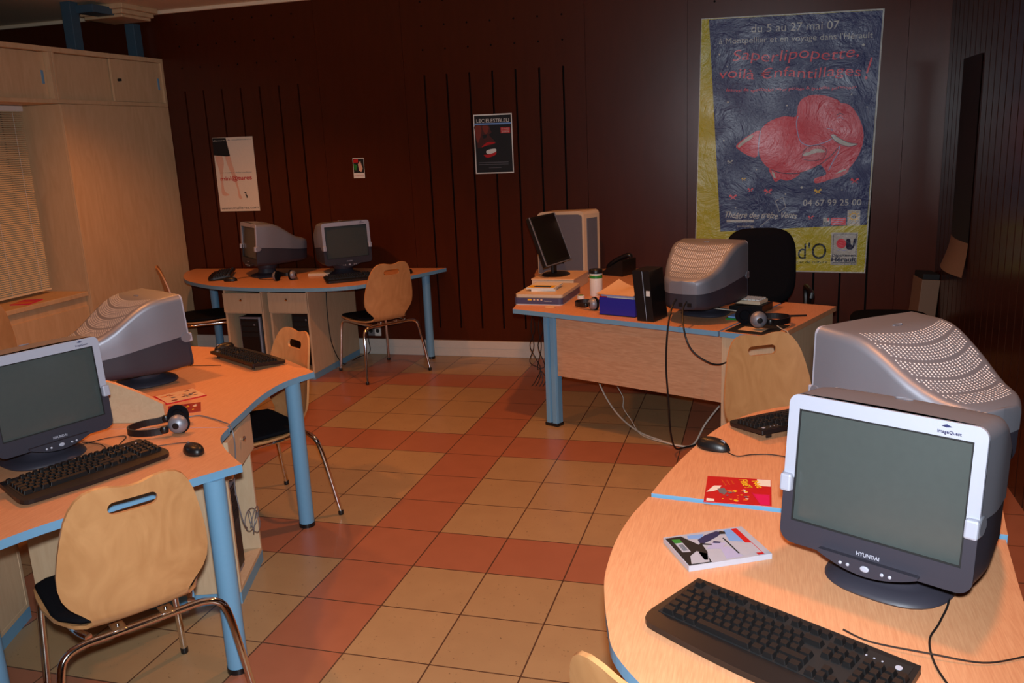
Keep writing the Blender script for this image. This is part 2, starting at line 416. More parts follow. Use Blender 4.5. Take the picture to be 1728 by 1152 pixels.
# ------------------------------------------------------------------ desks
def desk_top(name, root, poly, z, th=.028, mats=('beech', 'blue')):
    mb = MB(); mb.prism(poly, z - th, z, 0, 1); return mb.build(name, list(mats), root)
def smooth_poly(pts, corners, n=5):
    """Catmull-Rom through pts; indices in corners stay sharp"""
    out = []; N_ = len(pts)
    for i in range(N_):
        p1, p2 = Vector(pts[i]), Vector(pts[(i + 1) % N_])
        p0 = Vector(pts[i - 1]) if i not in corners else p1 - (p2 - p1)
        p3 = Vector(pts[(i + 2) % N_]) if (i + 1) % N_ not in corners else p2 + (p2 - p1)
        if i in corners and (i + 1) % N_ in corners: out.append(tuple(p1)); continue
        for k in range(n):
            t = k / n
            q = 0.5 * ((2 * p1) + (p2 - p0) * t + (2 * p0 - 5 * p1 + 4 * p2 - p3) * t * t + (3 * p1 - p0 - 3 * p2 + p3) * t ** 3)
            out.append((q.x, q.y))
    return out
def round_leg(root, x, y, h, r=.036):
    mb = MB(); mb.lathe([(r, .02), (r, h)], (x, y, 0), 24); l = mb.build('leg', 'blue', root)
    mb = MB(); mb.lathe([(r + .002, 0), (r + .002, .02)], (x, y, 0), 24); mb.build('foot_cap', 'black', l)

ZL, ZB, ZD, ZR = .75, .757, .75, .80
# left desks
dA = thing('desk', (0, 0, 0), 0, 'wavy beech desk with blue edge at the lower left, holding the nearest keyboard', 'desk')
polyA = [(-.2, -2.09), (-.162, -2.2), (-.083, -2.295), (.014, -2.381), (.078, -2.432), (.003, -2.551), (-.21, -2.914), (-.30, -3.13), (-.45, -3.6), (-1.25, -3.5), (-1.45, -2.9), (-1.38, -2.32)]
desk_top('tabletop', dA, smooth_poly(polyA, {0, 4, 8, 9, 11}), ZL)
round_leg(dA, .01, -2.50, ZL - .028); round_leg(dA, -.475, -3.02, ZL - .028); round_leg(dA, -1.2, -3.3, ZL - .028)
dB = thing('desk', (0, 0, 0), 0, 'wavy beech desk with blue edge at the left, behind the wooden divider', 'desk')
polyB = [(-.2, -2.088), (-.215, -2.071), (-.256, -1.906), (-.307, -1.689), (-.320, -1.477), (-.268, -1.288), (-.45, -1.15), (-.649, -1.022), (-.88, -.93), (-1.138, -.88), (-1.40, -.90), (-1.62, -1.10), (-1.68, -1.5), (-1.6, -2.0), (-1.38, -2.316)]
desk_top('tabletop', dB, smooth_poly(polyB, {0, 5, 14}), ZL)
round_leg(dB, -.335, -1.38, ZL - .028); round_leg(dB, -1.45, -1.15, ZL - .028)
# divider on the seam
mb = MB()
prof = [(0, 0), (.002, .075), (.10, .125), (.2, .165), (.32, .195), (.45, .21), (.8, .21), (.8, 0)]
mb.prism(prof, -.009, .009, 0, 1)
o = mb.build('desk_divider', ['maple', 'beech'], bevel=.001)
dvx = Vector((-.98, -.19, 0)).normalized(); mt = Matrix.Identity(4)
for i in range(3): mt[i][0] = dvx[i]; mt[i][1] = (0, 0, 1)[i]; mt[i][2] = dvx.cross(Vector((0, 0, 1)))[i]
mt.translation = (-.50, -2.062, ZL); o.matrix_world = mt
tag(o, 'pale curved wooden divider standing between the two left monitors', 'divider')

def tower_pc(parent_loc, yaw, label, w=.18, d=.42, h=.40, body='black', face='silver', badge=True):
    t = thing('computer_tower', parent_loc, yaw, label, 'computer')
    mb = MB(); mb.box(-w / 2, w / 2, .012, d, 0.01, h); mb.build('case', body, t, bevel=.006)
    mb = MB(); mb.prism([(-w / 2, -.012), (-w / 2 + .01, -.02), (w / 2 - .01, -.02), (w / 2, -.012), (w / 2, .012), (-w / 2, .012)], .01, h, 0)
    f = mb.build('front_frame', face, t, bevel=.004)
    mb = MB(); mb.box(-w / 2 + .014, w / 2 - .014, -.0245, -.02, .03, h - .014); fp = mb.build('front_panel', 'black', t, bevel=.003)
    mb = MB()
    for z in (h - .07, h - .115, h - .16): mb.box(-w / 2 + .022, w / 2 - .022, -.027, -.0245, z, z + .038)
    mb.build('drive_bay', 'blackmat', t, bevel=.002)
    mb = MB(); mb.lathe([(.0, 0), (.008, 0), (.008, .003), (.0, .003)], (0, 0, 0), 14); b = mb.build('eject_button', 'silver', t); b.location = (.045, -.0245, h - .06); b.rotation_euler = (pi / 2, 0, 0)
    if badge:
        mb = MB(); mb.box(-.014, .014, -.0265, -.0245, .085, .112); mb.build('case_badge', 'beige', t)
    mb = MB(); mb.box(-w / 2 + .02, w / 2 - .02, .03, d - .03, 0, .01); mb.build('foot', 'blackmat', t)
    return t
def cpu_cabinet(loc, yaw, w, d, h, label, closed=False, group=None):
    """front faces local -y, origin at the front left corner on the floor"""
    c = thing('computer_cabinet', loc, yaw, label, 'cabinet', group)
    t = .018
    mb = MB(); mb.box(0, t, .0, d, .05, h); mb.box(w - t, w, .0, d, .05, h); mb.box(t, w - t, 0, d, .05, .05 + t); mb.box(t, w - t, 0, d, h - t, h); mb.box(t, w - t, d - t, d, .05 + t, h - t)
    mb.build('carcass', 'maple', c, bevel=.001)
    mb = MB(); mb.box(.0, w, .0, d, 0, .0495); mb.build('plinth', 'blue', c)
    if closed:
        mb = MB(); mb.box(t, w - t, .002, .018, .07, h - t); mb.build('front_panel', 'maple', c)
    else:
        mb = MB(); mb.box(.004, w - .004, -.018, -.0005, h - .19, h - .035); dr = mb.build('drawer', 'maple', c, bevel=.0015)
        mb = MB(); mb.lathe([(0.004, 0), (.006, .006), (.012, .012), (.011, .018), (0.001, .021)], (0, 0, 0), 14); k = mb.build('knob', 'chrome', dr)
        k.location = (w / 2, -.018, h - .085); k.rotation_euler = (pi / 2, 0, 0)
        mb = MB(); mb.box(t, w - t, .0, d - t, h - .20, h - .192); mb.build('shelf', 'maple', c)
    return c
HL_ = ZL - .029
cL = cpu_cabinet((-.232, -2.097, 0), D(109), .375, .80, HL_, 'open computer cabinet under the left desks, with headphones cable hanging in it')
ca, sa = math.cos(D(109)), math.sin(D(109))
def loc109(x, y, z): return (-.232 + x * ca - y * sa, -2.097 + x * sa + y * ca, z)
tower_pc(loc109(.115, .05, .0685), D(109), 'black computer tower inside the open cabinet under the left desks', .17, .44, .40, badge=False)
cpu_cabinet((-.85, -2.83, 0), D(111), .50, .50, HL_, 'closed pale cabinet with blue plinth behind the nearest chair', closed=True)
# cables hanging in that cabinet
def cable(name, pts, label, r=.003, mat='cable', sub=6, group=None, cat='cable'):
    mb = MB(); mb.tube(pts, r, 7, sub=sub); o = mb.build(name, mat); tag(o, label, cat, group); return o
pts = []
for k in range(26):
    a = k * 0.9; pts.append(loc109(.24 + .05 * math.cos(a), -.012 - .02 * math.sin(a * .7) , .24 + .05 * math.sin(a) + .001 * k))
cable('cable_coil', pts, 'tangled thin cable coil hanging out of the open cabinet', .0016, 'greyprint', sub=3)
cable('headphone_cable', [(-.40, -2.115, ZL + .02), (-.45, -2.03, ZL + .004), (-.41, -1.985, ZL + .004), (-.33, -2.01, ZL + .004), (-.25, -2.05, ZL + .006), (-.195, -2.085, ZL + .004), (-.175, -2.10, ZL - .05), (-.19, -2.09, .60), (-.21, -2.085, .50), (-.20, -2.075, .36), (-.215, -2.03, .30)], 'thin grey cable running from the headphones over the desk edge', .0025, 'greyprint')

# back desk
dC = thing('desk', (0, 0, 0), 0, 'long beech desk with blue edge standing along the back wall', 'desk')
polyC = [(-3.17, 1.88), (-3.14, 1.70), (-2.994, 1.45), (-2.789, 1.222), (-2.499, 1.042), (-2.241, .945), (-1.85, .897), (-1.455, .907), (-1.167, 1.03), (-.97, 1.36), (-.84, 1.66), (-.76, 1.885)]
desk_top('tabletop', dC, smooth_poly(polyC, {0, 11}), ZB)
round_leg(dC, -.915, 1.80, ZB - .028, .034); round_leg(dC, -2.86, 1.66, ZB - .028, .034)
HB = ZB - .029
cpu_cabinet((-2.33, 1.03, 0), 0, .345, .82, HB, 'left computer cabinet under the back desk, silver-edged tower inside', group=None)
cpu_cabinet((-1.945, 1.055, 0), 0, .345, .80, HB, 'right computer cabinet under the back desk, dark tower inside')
tower_pc((-2.155, 1.10, .0685), 0, 'silver-framed black computer tower in the left cabinet under the back desk', .19, .42, .42)
tower_pc((-1.76, 1.22, .0685), 0, 'black computer tower set deep in the right cabinet under the back desk', .18, .42, .44, face='black', badge=False)

# desk D
e = Vector((.923, -.384)).normalized(); nn = Vector((-e.y, e.x)); oD = Vector((.275, .251)); yD = math.atan2(e.y, e.x)
def dd(a, b, z=0): q = oD + e * a + nn * b; return (q.x, q.y, z)
dD = thing('desk', (0, 0, 0), 0, 'large beech desk with blue edge and wood front panel, in front of the office chair', 'desk')
p2 = lambda a, b: dd(a, b)[:2]
polyD = [p2(0, 0), p2(1.376, 0), p2(1.376, .86), (1.62, .72), (1.32, .92), (1.08, 1.2), (1.0, 1.5), (1.0, 1.88), (.02, 1.88), (.07, 1.6), (.17, 1.25), (.225, .72)]
desk_top('tabletop', dD, polyD, ZD)
tp = desk_top('side_tabletop', dD, [p2(1.388, 0), p2(1.682, 0), p2(1.69, .90), p2(1.388, .90)], ZD, mats=('beech', 'beech'))
mb = MB(); a0 = dd(1.388, -.0005); mb.T = Matrix.Translation((oD.x, oD.y, 0)) @ Matrix.Rotation(yD, 4, 'Z'); mb.box(1.388, 1.682, -.0015, 0, ZD - .028, ZD - .0003); mb.build('edge_band', 'blue', dD)
mb = MB(); mb.T = Matrix.Translation((oD.x, oD.y, 0)) @ Matrix.Rotation(yD, 4, 'Z')
mb.box(.21, 1.40, .095, .113, .33, ZD - .03); mb.build('front_panel', 'beech_panel', dD, bevel=.001)
mb = MB(); mb.T = Matrix.Translation((oD.x, oD.y, 0)) @ Matrix.Rotation(yD, 4, 'Z')
for x0, x1 in ((.172, .212), (.218, .262)):
    mb.prism([(x0, .09), (x0 + .006, .075), (x1 - .006, .075), (x1, .09), (x1, .135), (x0, .135)], .02, ZD - .029)
mb.box(.180, .256, .095, .130, .02, ZD - .029)
lg = mb.build('leg', 'blue', dD, bevel=.002)
mb = MB(); mb.T = Matrix.Translation((oD.x, oD.y, 0)) @ Matrix.Rotation(yD, 4, 'Z'); mb.box(.168, .266, .07, .14, 0, .02); mb.build('foot_cap', 'black', lg, bevel=.003)
mb = MB(); mb.lathe([(.035, 0), (.035, ZD - .028)], (.14, 1.75, 0), 20); mb.build('leg', 'blue', dD)
mb = MB(); mb.lathe([(.035, 0), (.035, ZD - .028)], (.92, 1.70, 0), 20); mb.build('leg', 'blue', dD)
pc = thing('desk_pedestal', (*dd(1.392, .012)[:2], 0), yD, 'pale wooden pedestal under the right end of the large desk', 'pedestal')
mb = MB(); mb.box(0, .27, 0, .86, 0, ZD - .029); mb.build('body', 'maple', pc, bevel=.0015)
mb = MB(); mb.box(.272, .286, -.004, .87, 0, ZD - .029); mb.build('side_panel', 'maple', pc, bevel=.001)

# right desks
dF = thing('desk', (0, 0, 0), 0, 'rounded beech desk at the right edge, behind the leaflet and far keyboard', 'desk')
polyF = [(1.475, -2.553), (1.508, -2.383), (1.562, -2.17), (1.634, -1.956), (1.739, -1.79), (1.861, -1.69), (2.02, -1.62), (2.18, -1.63), (2.31, -1.74), (2.375, -1.95), (2.385, -2.35), (2.345, -2.655)]
desk_top('tabletop', dF, smooth_poly(polyF, {0, 11}), ZR)
round_leg(dF, 1.72, -2.15, ZR - .028); round_leg(dF, 2.40, -1.95, ZR - .028)
dN = thing('desk', (0, 0, 0), 0, 'rounded beech desk at the lower right, under the large grey screen', 'desk')
polyN = [(1.468, -2.563), (1.438, -2.70), (1.422, -2.85), (1.424, -3.009), (1.440, -3.116), (1.467, -3.232), (1.501, -3.333), (1.60, -3.46), (1.78, -3.64), (1.92, -3.78), (2.08, -3.80), (2.24, -3.55), (2.29, -3.2), (2.30, -2.99), (2.338, -2.668)]
desk_top('tabletop', dN, smooth_poly(polyN, {0, 14}), ZR - .007)
round_leg(dN, 1.60, -2.95, ZR - .035); round_leg(dN, 2.1, -3.6, ZR - .035)
ZN = ZR - .007

# ------------------------------------------------------------------ CRT monitors
MW, MH, MD = .405, .34, .42
DK = 1.1
def hw(y): return MW / 2 - .0005 - .03 * ss(.06, .30, y) - .042 * ss(.24, .40, y) - .05 * max(0, (y - .36) / .06) ** 2
def zt(y): return MH - .001 - .128 * ss(.10, .38, y) - .018 * max(0, (y - .36) / .06) ** 2
def zb(y): return .002 + .022 * ss(.05, .40, y) + .012 * max(0, (y - .36) / .06) ** 2
def zs(y): return .150 - .028 * ss(.0, .42, y)
YS = [.003, .012, .04, .07, .10, .13, .16, .19, .22, .25, .28, .31, .34, .36, .38, .395, .408, .416, .42]
def upring(y):
    w, t, s0 = hw(y), zt(y), zs(y); r = min(.028, (t - s0) * .45, w * .5); P = [(-w, y, s0), (-w, y, (s0 + t - r) / 2)]
    for k in range(7): a = pi - k * pi / 12; P.append((-w + r + r * math.cos(a), y, t - r + r * math.sin(a)))
    for k in range(1, 8): u = -1 + k / 4; P.append((u * (w - r), y, t + .003 * (1 - u * u)))
    for k in range(7): a = pi / 2 - k * pi / 12; P.append((w - r + r * math.cos(a), y, t - r + r * math.sin(a)))
    return P + [(w, y, (s0 + t - r) / 2), (w, y, s0)]
def dnring(y):
    w, t, s0 = hw(y) - .003, zb(y), zs(y); r = .03; P = [(-w, y, s0), (-w, y, (s0 + t) / 2)]
    for k in range(6): a = pi + k * pi / 10; P.append((-w + r + r * math.cos(a), y, t + r + r * math.sin(a)))
    P.append((0, y, t - .002))
    for k in range(6): a = 1.5 * pi + k * pi / 10; P.append((w - r + r * math.cos(a), y, t + r + r * math.sin(a)))
    return P + [(w, y, (s0 + t) / 2), (w, y, s0)]
def rear_close(mb, ringf, m=0):
    r = ringf(.42); c = [(0, .428, p[2]) for p in r]
    mb.rings([r, [(p[0] * .6, .426, p[2]) for p in r], c], m, cap=False, closed=False)
def rrect(x0, x1, z0, z1, r, n=5):
    P = []
    for cx, cz, a0 in ((x1 - r, z0 + r, -pi / 2), (x1 - r, z1 - r, 0), (x0 + r, z1 - r, pi / 2), (x0 + r, z0 + r, pi)):
        for k in range(n + 1): a = a0 + k * pi / 2 / n; P.append((cx + r * math.cos(a), cz + r * math.sin(a)))
    return P
def make_monitor(loc, yaw, h0, tilt, label, logo=True):
    t = thing('crt_monitor', loc, yaw, label, 'monitor', 'silver and charcoal tube monitors')
    H = Matrix.Translation((0, 0, h0)) @ Matrix.Rotation(-tilt, 4, 'X')
    def B(mb, name, mats, par=t, **k):
        mb.v = [(p[0], p[1] * (DK if p[1] > .03 else 1), p[2]) for p in mb.v]
        mb.v = [tuple(H @ Vector(p)) for p in mb.v]; return mb.build(name, mats, par, **k)
    mb = MB(); mb.rings([upring(y) for y in YS], 0, cap=False, closed=False); rear_close(mb, upring)
    up = B(mb, 'upper_shell', 'silver', sharp=60)
    mb = MB(); mb.rings([dnring(y) for y in YS], 0, cap=False, closed=False); rear_close(mb, dnring)
    B(mb, 'lower_shell', 'darkpl', sharp=60)
    # vents: white discs paint in the flash glint from the holes
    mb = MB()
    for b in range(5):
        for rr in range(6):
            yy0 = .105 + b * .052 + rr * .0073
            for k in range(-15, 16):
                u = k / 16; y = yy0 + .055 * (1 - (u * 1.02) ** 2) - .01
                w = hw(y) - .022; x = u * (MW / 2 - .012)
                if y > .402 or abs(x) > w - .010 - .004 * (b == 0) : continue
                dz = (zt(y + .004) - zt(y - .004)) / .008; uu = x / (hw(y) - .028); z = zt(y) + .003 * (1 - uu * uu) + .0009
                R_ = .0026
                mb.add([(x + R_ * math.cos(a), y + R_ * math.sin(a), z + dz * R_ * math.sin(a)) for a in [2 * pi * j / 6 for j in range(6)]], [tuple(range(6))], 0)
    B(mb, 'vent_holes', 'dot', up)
    mb = MB()
    pr_ = [(.018 * math.cos(2 * pi * k / 16), .205 * 0 + .012 * math.sin(2 * pi * k / 16)) for k in range(16)]
    mb.tube([(p[0], .10 + p[1] * .5, zt(.10) + .0045) for p in pr_ + pr_[:1]], .0012, 5)
    B(mb, 'finger_dimple', 'silver', up)
    # front
    def front(poly, y0, y1, mats, name, par=t):
        mb = MB(); n0 = len(mb.v); mb.prism([(p[0], p[1]) for p in poly], y0, y1)
        mb.v = [(x, -z, y) for x, y, z in mb.v]; mb.f = [f[::-1] for f in mb.f] if False else mb.f
        return B(mb, name, mats, par, bevel=.002)
    w = MW / 2 - .0015; ix = .177; sp = .150; MT = MH - .0025
    U = [(-w, sp)]
    for k in range(7): a = pi - k * pi / 12; U.append((-w + .022 + .022 * math.cos(a), MT - .022 + .022 * math.sin(a)))
    for k in range(7): a = pi / 2 - k * pi / 12; U.append((w - .022 + .022 * math.cos(a), MT - .022 + .022 * math.sin(a)))
    U += [(w, sp), (ix, sp), (ix, .306), (-ix, .306), (-ix, sp)]
    bz = front(U, -.004, .004, 'bezel', 'upper_bezel')
    L_ = [(-w, sp - .0005)]
    for k in range(7): a = pi + k * pi / 12; L_.append((-w + .03 + .03 * math.cos(a), .03 + .03 * math.sin(a)))
    for k in range(7): a = 1.5 * pi + k * pi / 12; L_.append((w - .03 + .03 * math.cos(a), .03 + .03 * math.sin(a)))
    L_ += [(w, sp - .0005), (ix, sp - .0005), (ix, .052), (-ix, .052), (-ix, sp - .0005)]
    lb = front(L_, -.004, .0035, 'darkpl', 'lower_bezel')
    for sgn in (-1, 1):
        mb = MB(); a, b = sorted((sgn * (ix + .001), sgn * (w + .003))); mb.box(a, b, -.0185, .012, .118, .158)
        B(mb, 'side_clip', 'bezel', bevel=.005)
        mb = MB(); xx = sgn * (w - .006); mb.T = Matrix.Translation((xx, .012, .141)) @ Matrix.Rotation(pi / 2, 4, 'Y')
        mb.lathe([(.0215, -.010), (.0215, .008), (.019, .0095)], (0, 0, 0), 20); B(mb, 'side_disc', 'silver')
    mb = MB(); iz = ix - .0035; mb.box(-ix, ix, -.0025, -.0005, .3025, .306); mb.box(-ix, ix, -.0025, -.0005, .052, .0555); mb.box(-ix, -iz, -.0025, -.0005, .0555, .3025); mb.box(iz, ix, -.0025, -.0005, .0555, .3025); B(mb, 'screen_edge', 'blackmat')
    mb = MB(); mb.grid(lambda u, v: ((u - .5) * 2 * (ix + .002), .002 - .006 * (1 - (2 * u - 1) ** 2) * 1 - .004 * (1 - (2 * v - 1) ** 2) + .008, .050 + v * .259), 24, 18, 0)
    B(mb, 'screen', 'glass')
    mb = MB()
    chin = [(-.105, .012)] + [(-.105 + .21 * k / 14, .006 - .026 * math.sin(pi * k / 14) ** .9) for k in range(15)] + [(.105, .012)]
    mb.prism(chin, -.006, .019); mb.v = [(x, -z, y) for x, y, z in mb.v]; ch = B(mb, 'button_panel', 'darkpl', bevel=.003)
    for k, x in enumerate((-.052, -.036, 0, .036, .052)):
        mb = MB(); mb.T = Matrix.Translation((x, -.0195, -.004 + .001 * (k == 2) - 0)) @ Matrix.Rotation(pi / 2, 4, 'X')
        r = .0085 if k == 2 else .0036
        mb.lathe([(r, -.001), (r, .0012), (r * .6, .002)], (0, 0, 0), 14, sx=1.1 if k == 2 else 1, sy=.75 if k == 2 else 1); B(mb, 'button', 'bezel', ch)
    mb = MB(); mb.text('HYUNDAI', (-.022, -.0152, .021), (1, 0, 0), (0, 0, 1), .0085, width=.048, bold=.02); B(mb, 'front_lettering', 'bezel', lb)
    mb = MB(); mb.text('ImageQuest', (.112, -.0152, .316), (1, 0, 0), (0, 0, 1), .0065, width=.044, bold=.01)
    mb.add([(.118, -.0152, .330), (.128, -.0152, .328), (.138, -.0152, .330), (.128, -.0152, .334)], [(0, 1, 2, 3)]); B(mb, 'model_lettering', 'navyprint', bz)
    # stand
    mb = MB(); mb.lathe([(.075, max(.03, h0 - .045)), (.085, h0 - .012), (.07, h0 + .03)], (0, .14, 0), 28); mb.build('swivel_neck', 'darkpl', t, sharp=60)
    rs = []
    for r, z in ((.128, 0), (.134, .006), (.13, .014), (.10, .022), (.075, .032), (.06, max(.04, h0 - .03))):
        ring = []
        for k in range(40):
            a = 2 * pi * k / 40; c, s = math.cos(a), math.sin(a); ff = (abs(c) ** 2.7 + abs(s) ** 2.7) ** (-1 / 2.7)
            ring.append((r * ff * c, .135 + r * ff * s * .95, z))
        rs.append(ring)
    mb = MB(); mb.rings(rs, 0); st = mb.build('stand', 'darkpl', t, sharp=50)
    # rear sockets
    for xx in (-.05, .0): mb = MB(); mb.box(xx, xx + .023, .424, .429, .052, .074); B(mb, 'socket', 'black')
    return t
make_monitor((-.567, -2.538, ZL), D(70), .078, .06, 'tube monitor at the left edge, dark screen facing the nearest chair')
make_monitor((-.94, -1.424, ZL), D(154.4), .073, .06, 'tube monitor seen from its silver side behind the pale divider on the left')
make_monitor((1.988, -3.030, ZN), D(-28.5), .085, .10, 'tube monitor at the lower right, large grey screen facing the camera')
make_monitor((2.065, -2.07, ZR), D(-140.5), .07, .03, 'tube monitor at the right edge, seen from behind over its perforated silver top')
make_monitor((1.496, .316, ZD), D(162), .077, .06, 'tube monitor seen from behind on the large desk, beside the black file holder')
make_monitor((-2.285, 1.38, ZB), D(-40.5), .11, .06, 'left tube monitor on the back desk, turned sideways')
make_monitor((-1.43, 1.46, ZB), D(47.5), .10, .04, 'right tube monitor on the back desk, dark screen to the front')

# ------------------------------------------------------------------ keyboards and mice
KW, KD_ = .47, .19
ROWS = []   # (x0, x1, y0, y1) in keyboard plane, origin at left/front corner
def key_layout():
    u = .0192; K = []
    x0 = .022; yb = .052
    def row(y, specs, xs):
        x = xs
        for s in specs:
            if s > 0: K.append((x + .0008, x + s * u - .0008, y + .0008, y + u - .0008))
            x += abs(s) * u
    yF = yb + 5.55 * u
    row(yF, [1, -1, 1, 1, 1, 1, -.5, 1, 1, 1, 1, -.5, 1, 1, 1, 1], x0)
    row(yb + 4 * u, [1] * 13 + [2], x0); row(yb + 3 * u, [1.5] + [1] * 12, x0); row(yb + 2 * u, [1.75] + [1] * 12 + [1.25], x0)
    row(yb + u, [1.25] + [1] * 11 + [2.75], x0); row(yb, [1.5, 1.25, 1.25, 6.0, 1.25, 1.25, 1.25, 1.25], x0)
    xn = x0 + 15.35 * u
    row(yF, [1, 1, 1], xn); row(yb + 4 * u, [1] * 3, xn); row(yb + 3 * u, [1] * 3, xn); row(yb + u, [-1, 1], xn); row(yb, [1] * 3, xn)
    xp = x0 + 18.7 * u
    for r in (4, 3, 2, 1): row(yb + r * u, [1, 1, 1, 1], xp)
    row(yb, [2, 1, 1], xp)
    return K
KEYS = key_layout()
def key_mesh(k, mb, z):
    x0, x1, y0, y1 = k; i = .0028
    b = [(x0, y0, z - .003), (x1, y0, z - .003), (x1, y1, z - .003), (x0, y1, z - .003)]
    t = [(x0 + i, y0 + i * .7, z + .0075), (x1 - i, y0 + i * .7, z + .0075), (x1 - i, y1 - i * 1.4, z + .0085), (x0 + i, y1 - i * 1.4, z + .0085)]
    mb.rings([b, t], 0, smooth=False)
def make_keyboard(loc, yaw, label, single=True, sc_=1.0):
    """origin at the middle of the keyboard; user sits on local -y"""
    t = thing('keyboard', loc, yaw, label, 'keyboard', 'black keyboards')
    tl = D(5.5)
    base = thing_pivot = Matrix.Translation((-KW / 2, -KD_ / 2, .004)) @ Matrix.Rotation(tl, 4, 'X')
    n = 16
    fr = [(.03 + (KW - .06) * k / n, .010 * (1 - math.sin(pi * k / n))) for k in range(n + 1)]
    poly = [(.0, .052), (.001, .034), (.007, .020), (.017, .0125)] + fr + [(KW - .017, .0125), (KW - .007, .020), (KW - .001, .034), (KW, .052), (KW - .012, KD_), (.012, KD_)]
    mb = MB(); mb.prism(poly, 0.001, .014); mb.v = [tuple(base @ Vector(p)) for p in mb.v]
    mb.build('body', 'black', t, bevel=.004, seg=3)
    mb = MB(); mb.prism([(.016, .05), (KW - .016, .05), (KW - .02, KD_ - .012), (.02, KD_ - .012)], .0142, .0150); mb.v = [tuple(base @ Vector(p)) for p in mb.v]
    mb.build('key_well', 'blackmat', t)
    ks = KEYS
    if single:
        for k in ks[:100]:
            mb = MB(); key_mesh(k, mb, .0175); mb.v = [tuple(base @ Vector(p)) for p in mb.v]; mb.build('key', 'blackkey', t, bevel=.0012)
        rest = ks[100:]
        if rest:
            mb = MB()
            for k in rest: key_mesh(k, mb, .0175)
            mb.v = [tuple(base @ Vector(p)) for p in mb.v]; o = mb.build('key', 'blackkey', t, bevel=.0012); o['kind'] = 'stuff'
    else:
        mb = MB()
        for k in ks: key_mesh(k, mb, .0175)
        mb.v = [tuple(base @ Vector(p)) for p in mb.v]; mb.build('keys', 'blackkey', t)['kind'] = 'stuff'
    mb = MB()
    for k in range(3): mb.box(KW - .095 + k * .014, KW - .092 + k * .014, KD_ - .030, KD_ - .027, .0150, .0156)
    mb.lathe([(.0, .015), (.006, .015), (.006, .0158), (0, .0158)], (KW - .038, KD_ - .028, 0), 12)
    mb.v = [tuple(base @ Vector(p)) for p in mb.v]; mb.build('indicator_lights', 'bezel', t)
    for x in (.045, KW - .065):
        mb = MB(); mb.box(-KW / 2 + x, -KW / 2 + x + .02, KD_ / 2 - .028, KD_ / 2 - .022, 0.0, .022); mb.build('tilt_foot', 'black', t, bevel=.001)
    t.scale = (sc_,) * 3; return t
def make_mouse(loc, yaw, label):
    t = thing('mouse', loc, yaw, label, 'mouse', 'black computer mice')
    rs = []
    for j in range(9):
        ph = pi / 2 * j / 8; rr = math.cos(ph) ** .6 if j < 8 else 0.02; zz = .004 + .031 * math.sin(ph)
        rs.append([(.031 * rr * math.cos(a) * (1 - .12 * math.sin(a)), .056 * rr * math.sin(a) - .006 * math.sin(ph), zz) for a in [2 * pi * k / 28 for k in range(28)]])
    mb = MB(); mb.rings([[(p[0] * .93, p[1] * .93, 0) for p in rs[0]]] + rs, 0); mb.build('shell', 'black', t, sharp=60)
    mb = MB(); mb.T = Matrix.Translation((0, .030, .026)) @ Matrix.Rotation(pi / 2, 4, 'Y'); mb.lathe([(.008, -.0035), (.0095, -.002), (.0095, .002), (.008, .0035)], (0, 0, 0), 16); mb.build('wheel', 'silver', t)
    mb = MB(); mb.tube([(0, .040, .0245), (0, .054, .012)], .0007, 5); mb.build('button_gap', 'blackmat', t)
    return t
make_keyboard((-.385, -2.615, ZL), D(68.3), 'black keyboard in front of the left-edge monitor, beside the nearest chair', sc_=1.07)
make_keyboard((-.723, -1.129, ZL), D(150.6), 'black keyboard near the far edge of the left desk, seen from behind with raised feet')
kr = make_keyboard((1.629 + .252 * .859 - .512 * .10, -3.059 - .252 * .512 - .859 * .10, ZN), D(-30.8), 'black keyboard at the bottom right below the large grey screen', sc_=1.07)
make_keyboard((1.894, -1.874, ZR), D(-143), 'black keyboard half hidden behind the lower right monitor, on the far right desk')
make_keyboard((-2.60, 1.43, ZB), D(-62), 'black keyboard at the left end of the back desk', False)
make_keyboard((-1.31, 1.29, ZB), D(40), 'black keyboard in front of the right monitor on the back desk', False)
make_mouse((-.165, -2.36, ZL), D(60), 'black mouse on the lower left desk near the blue corner')
make_mouse((1.625, -2.17, ZR), D(-115), 'glossy black mouse on the far right desk above the red leaflet')
make_mouse((-2.37, 1.21, ZB), D(-75), 'small black mouse beside the keyboard at the left end of the back desk')
make_mouse((-.985, 1.62, ZB), D(20), 'black mouse at the right end of the back desk')
make_mouse((-1.0, -.925, ZL), D(150), 'black mouse just beyond the keyboard at the far edge of the left desk')

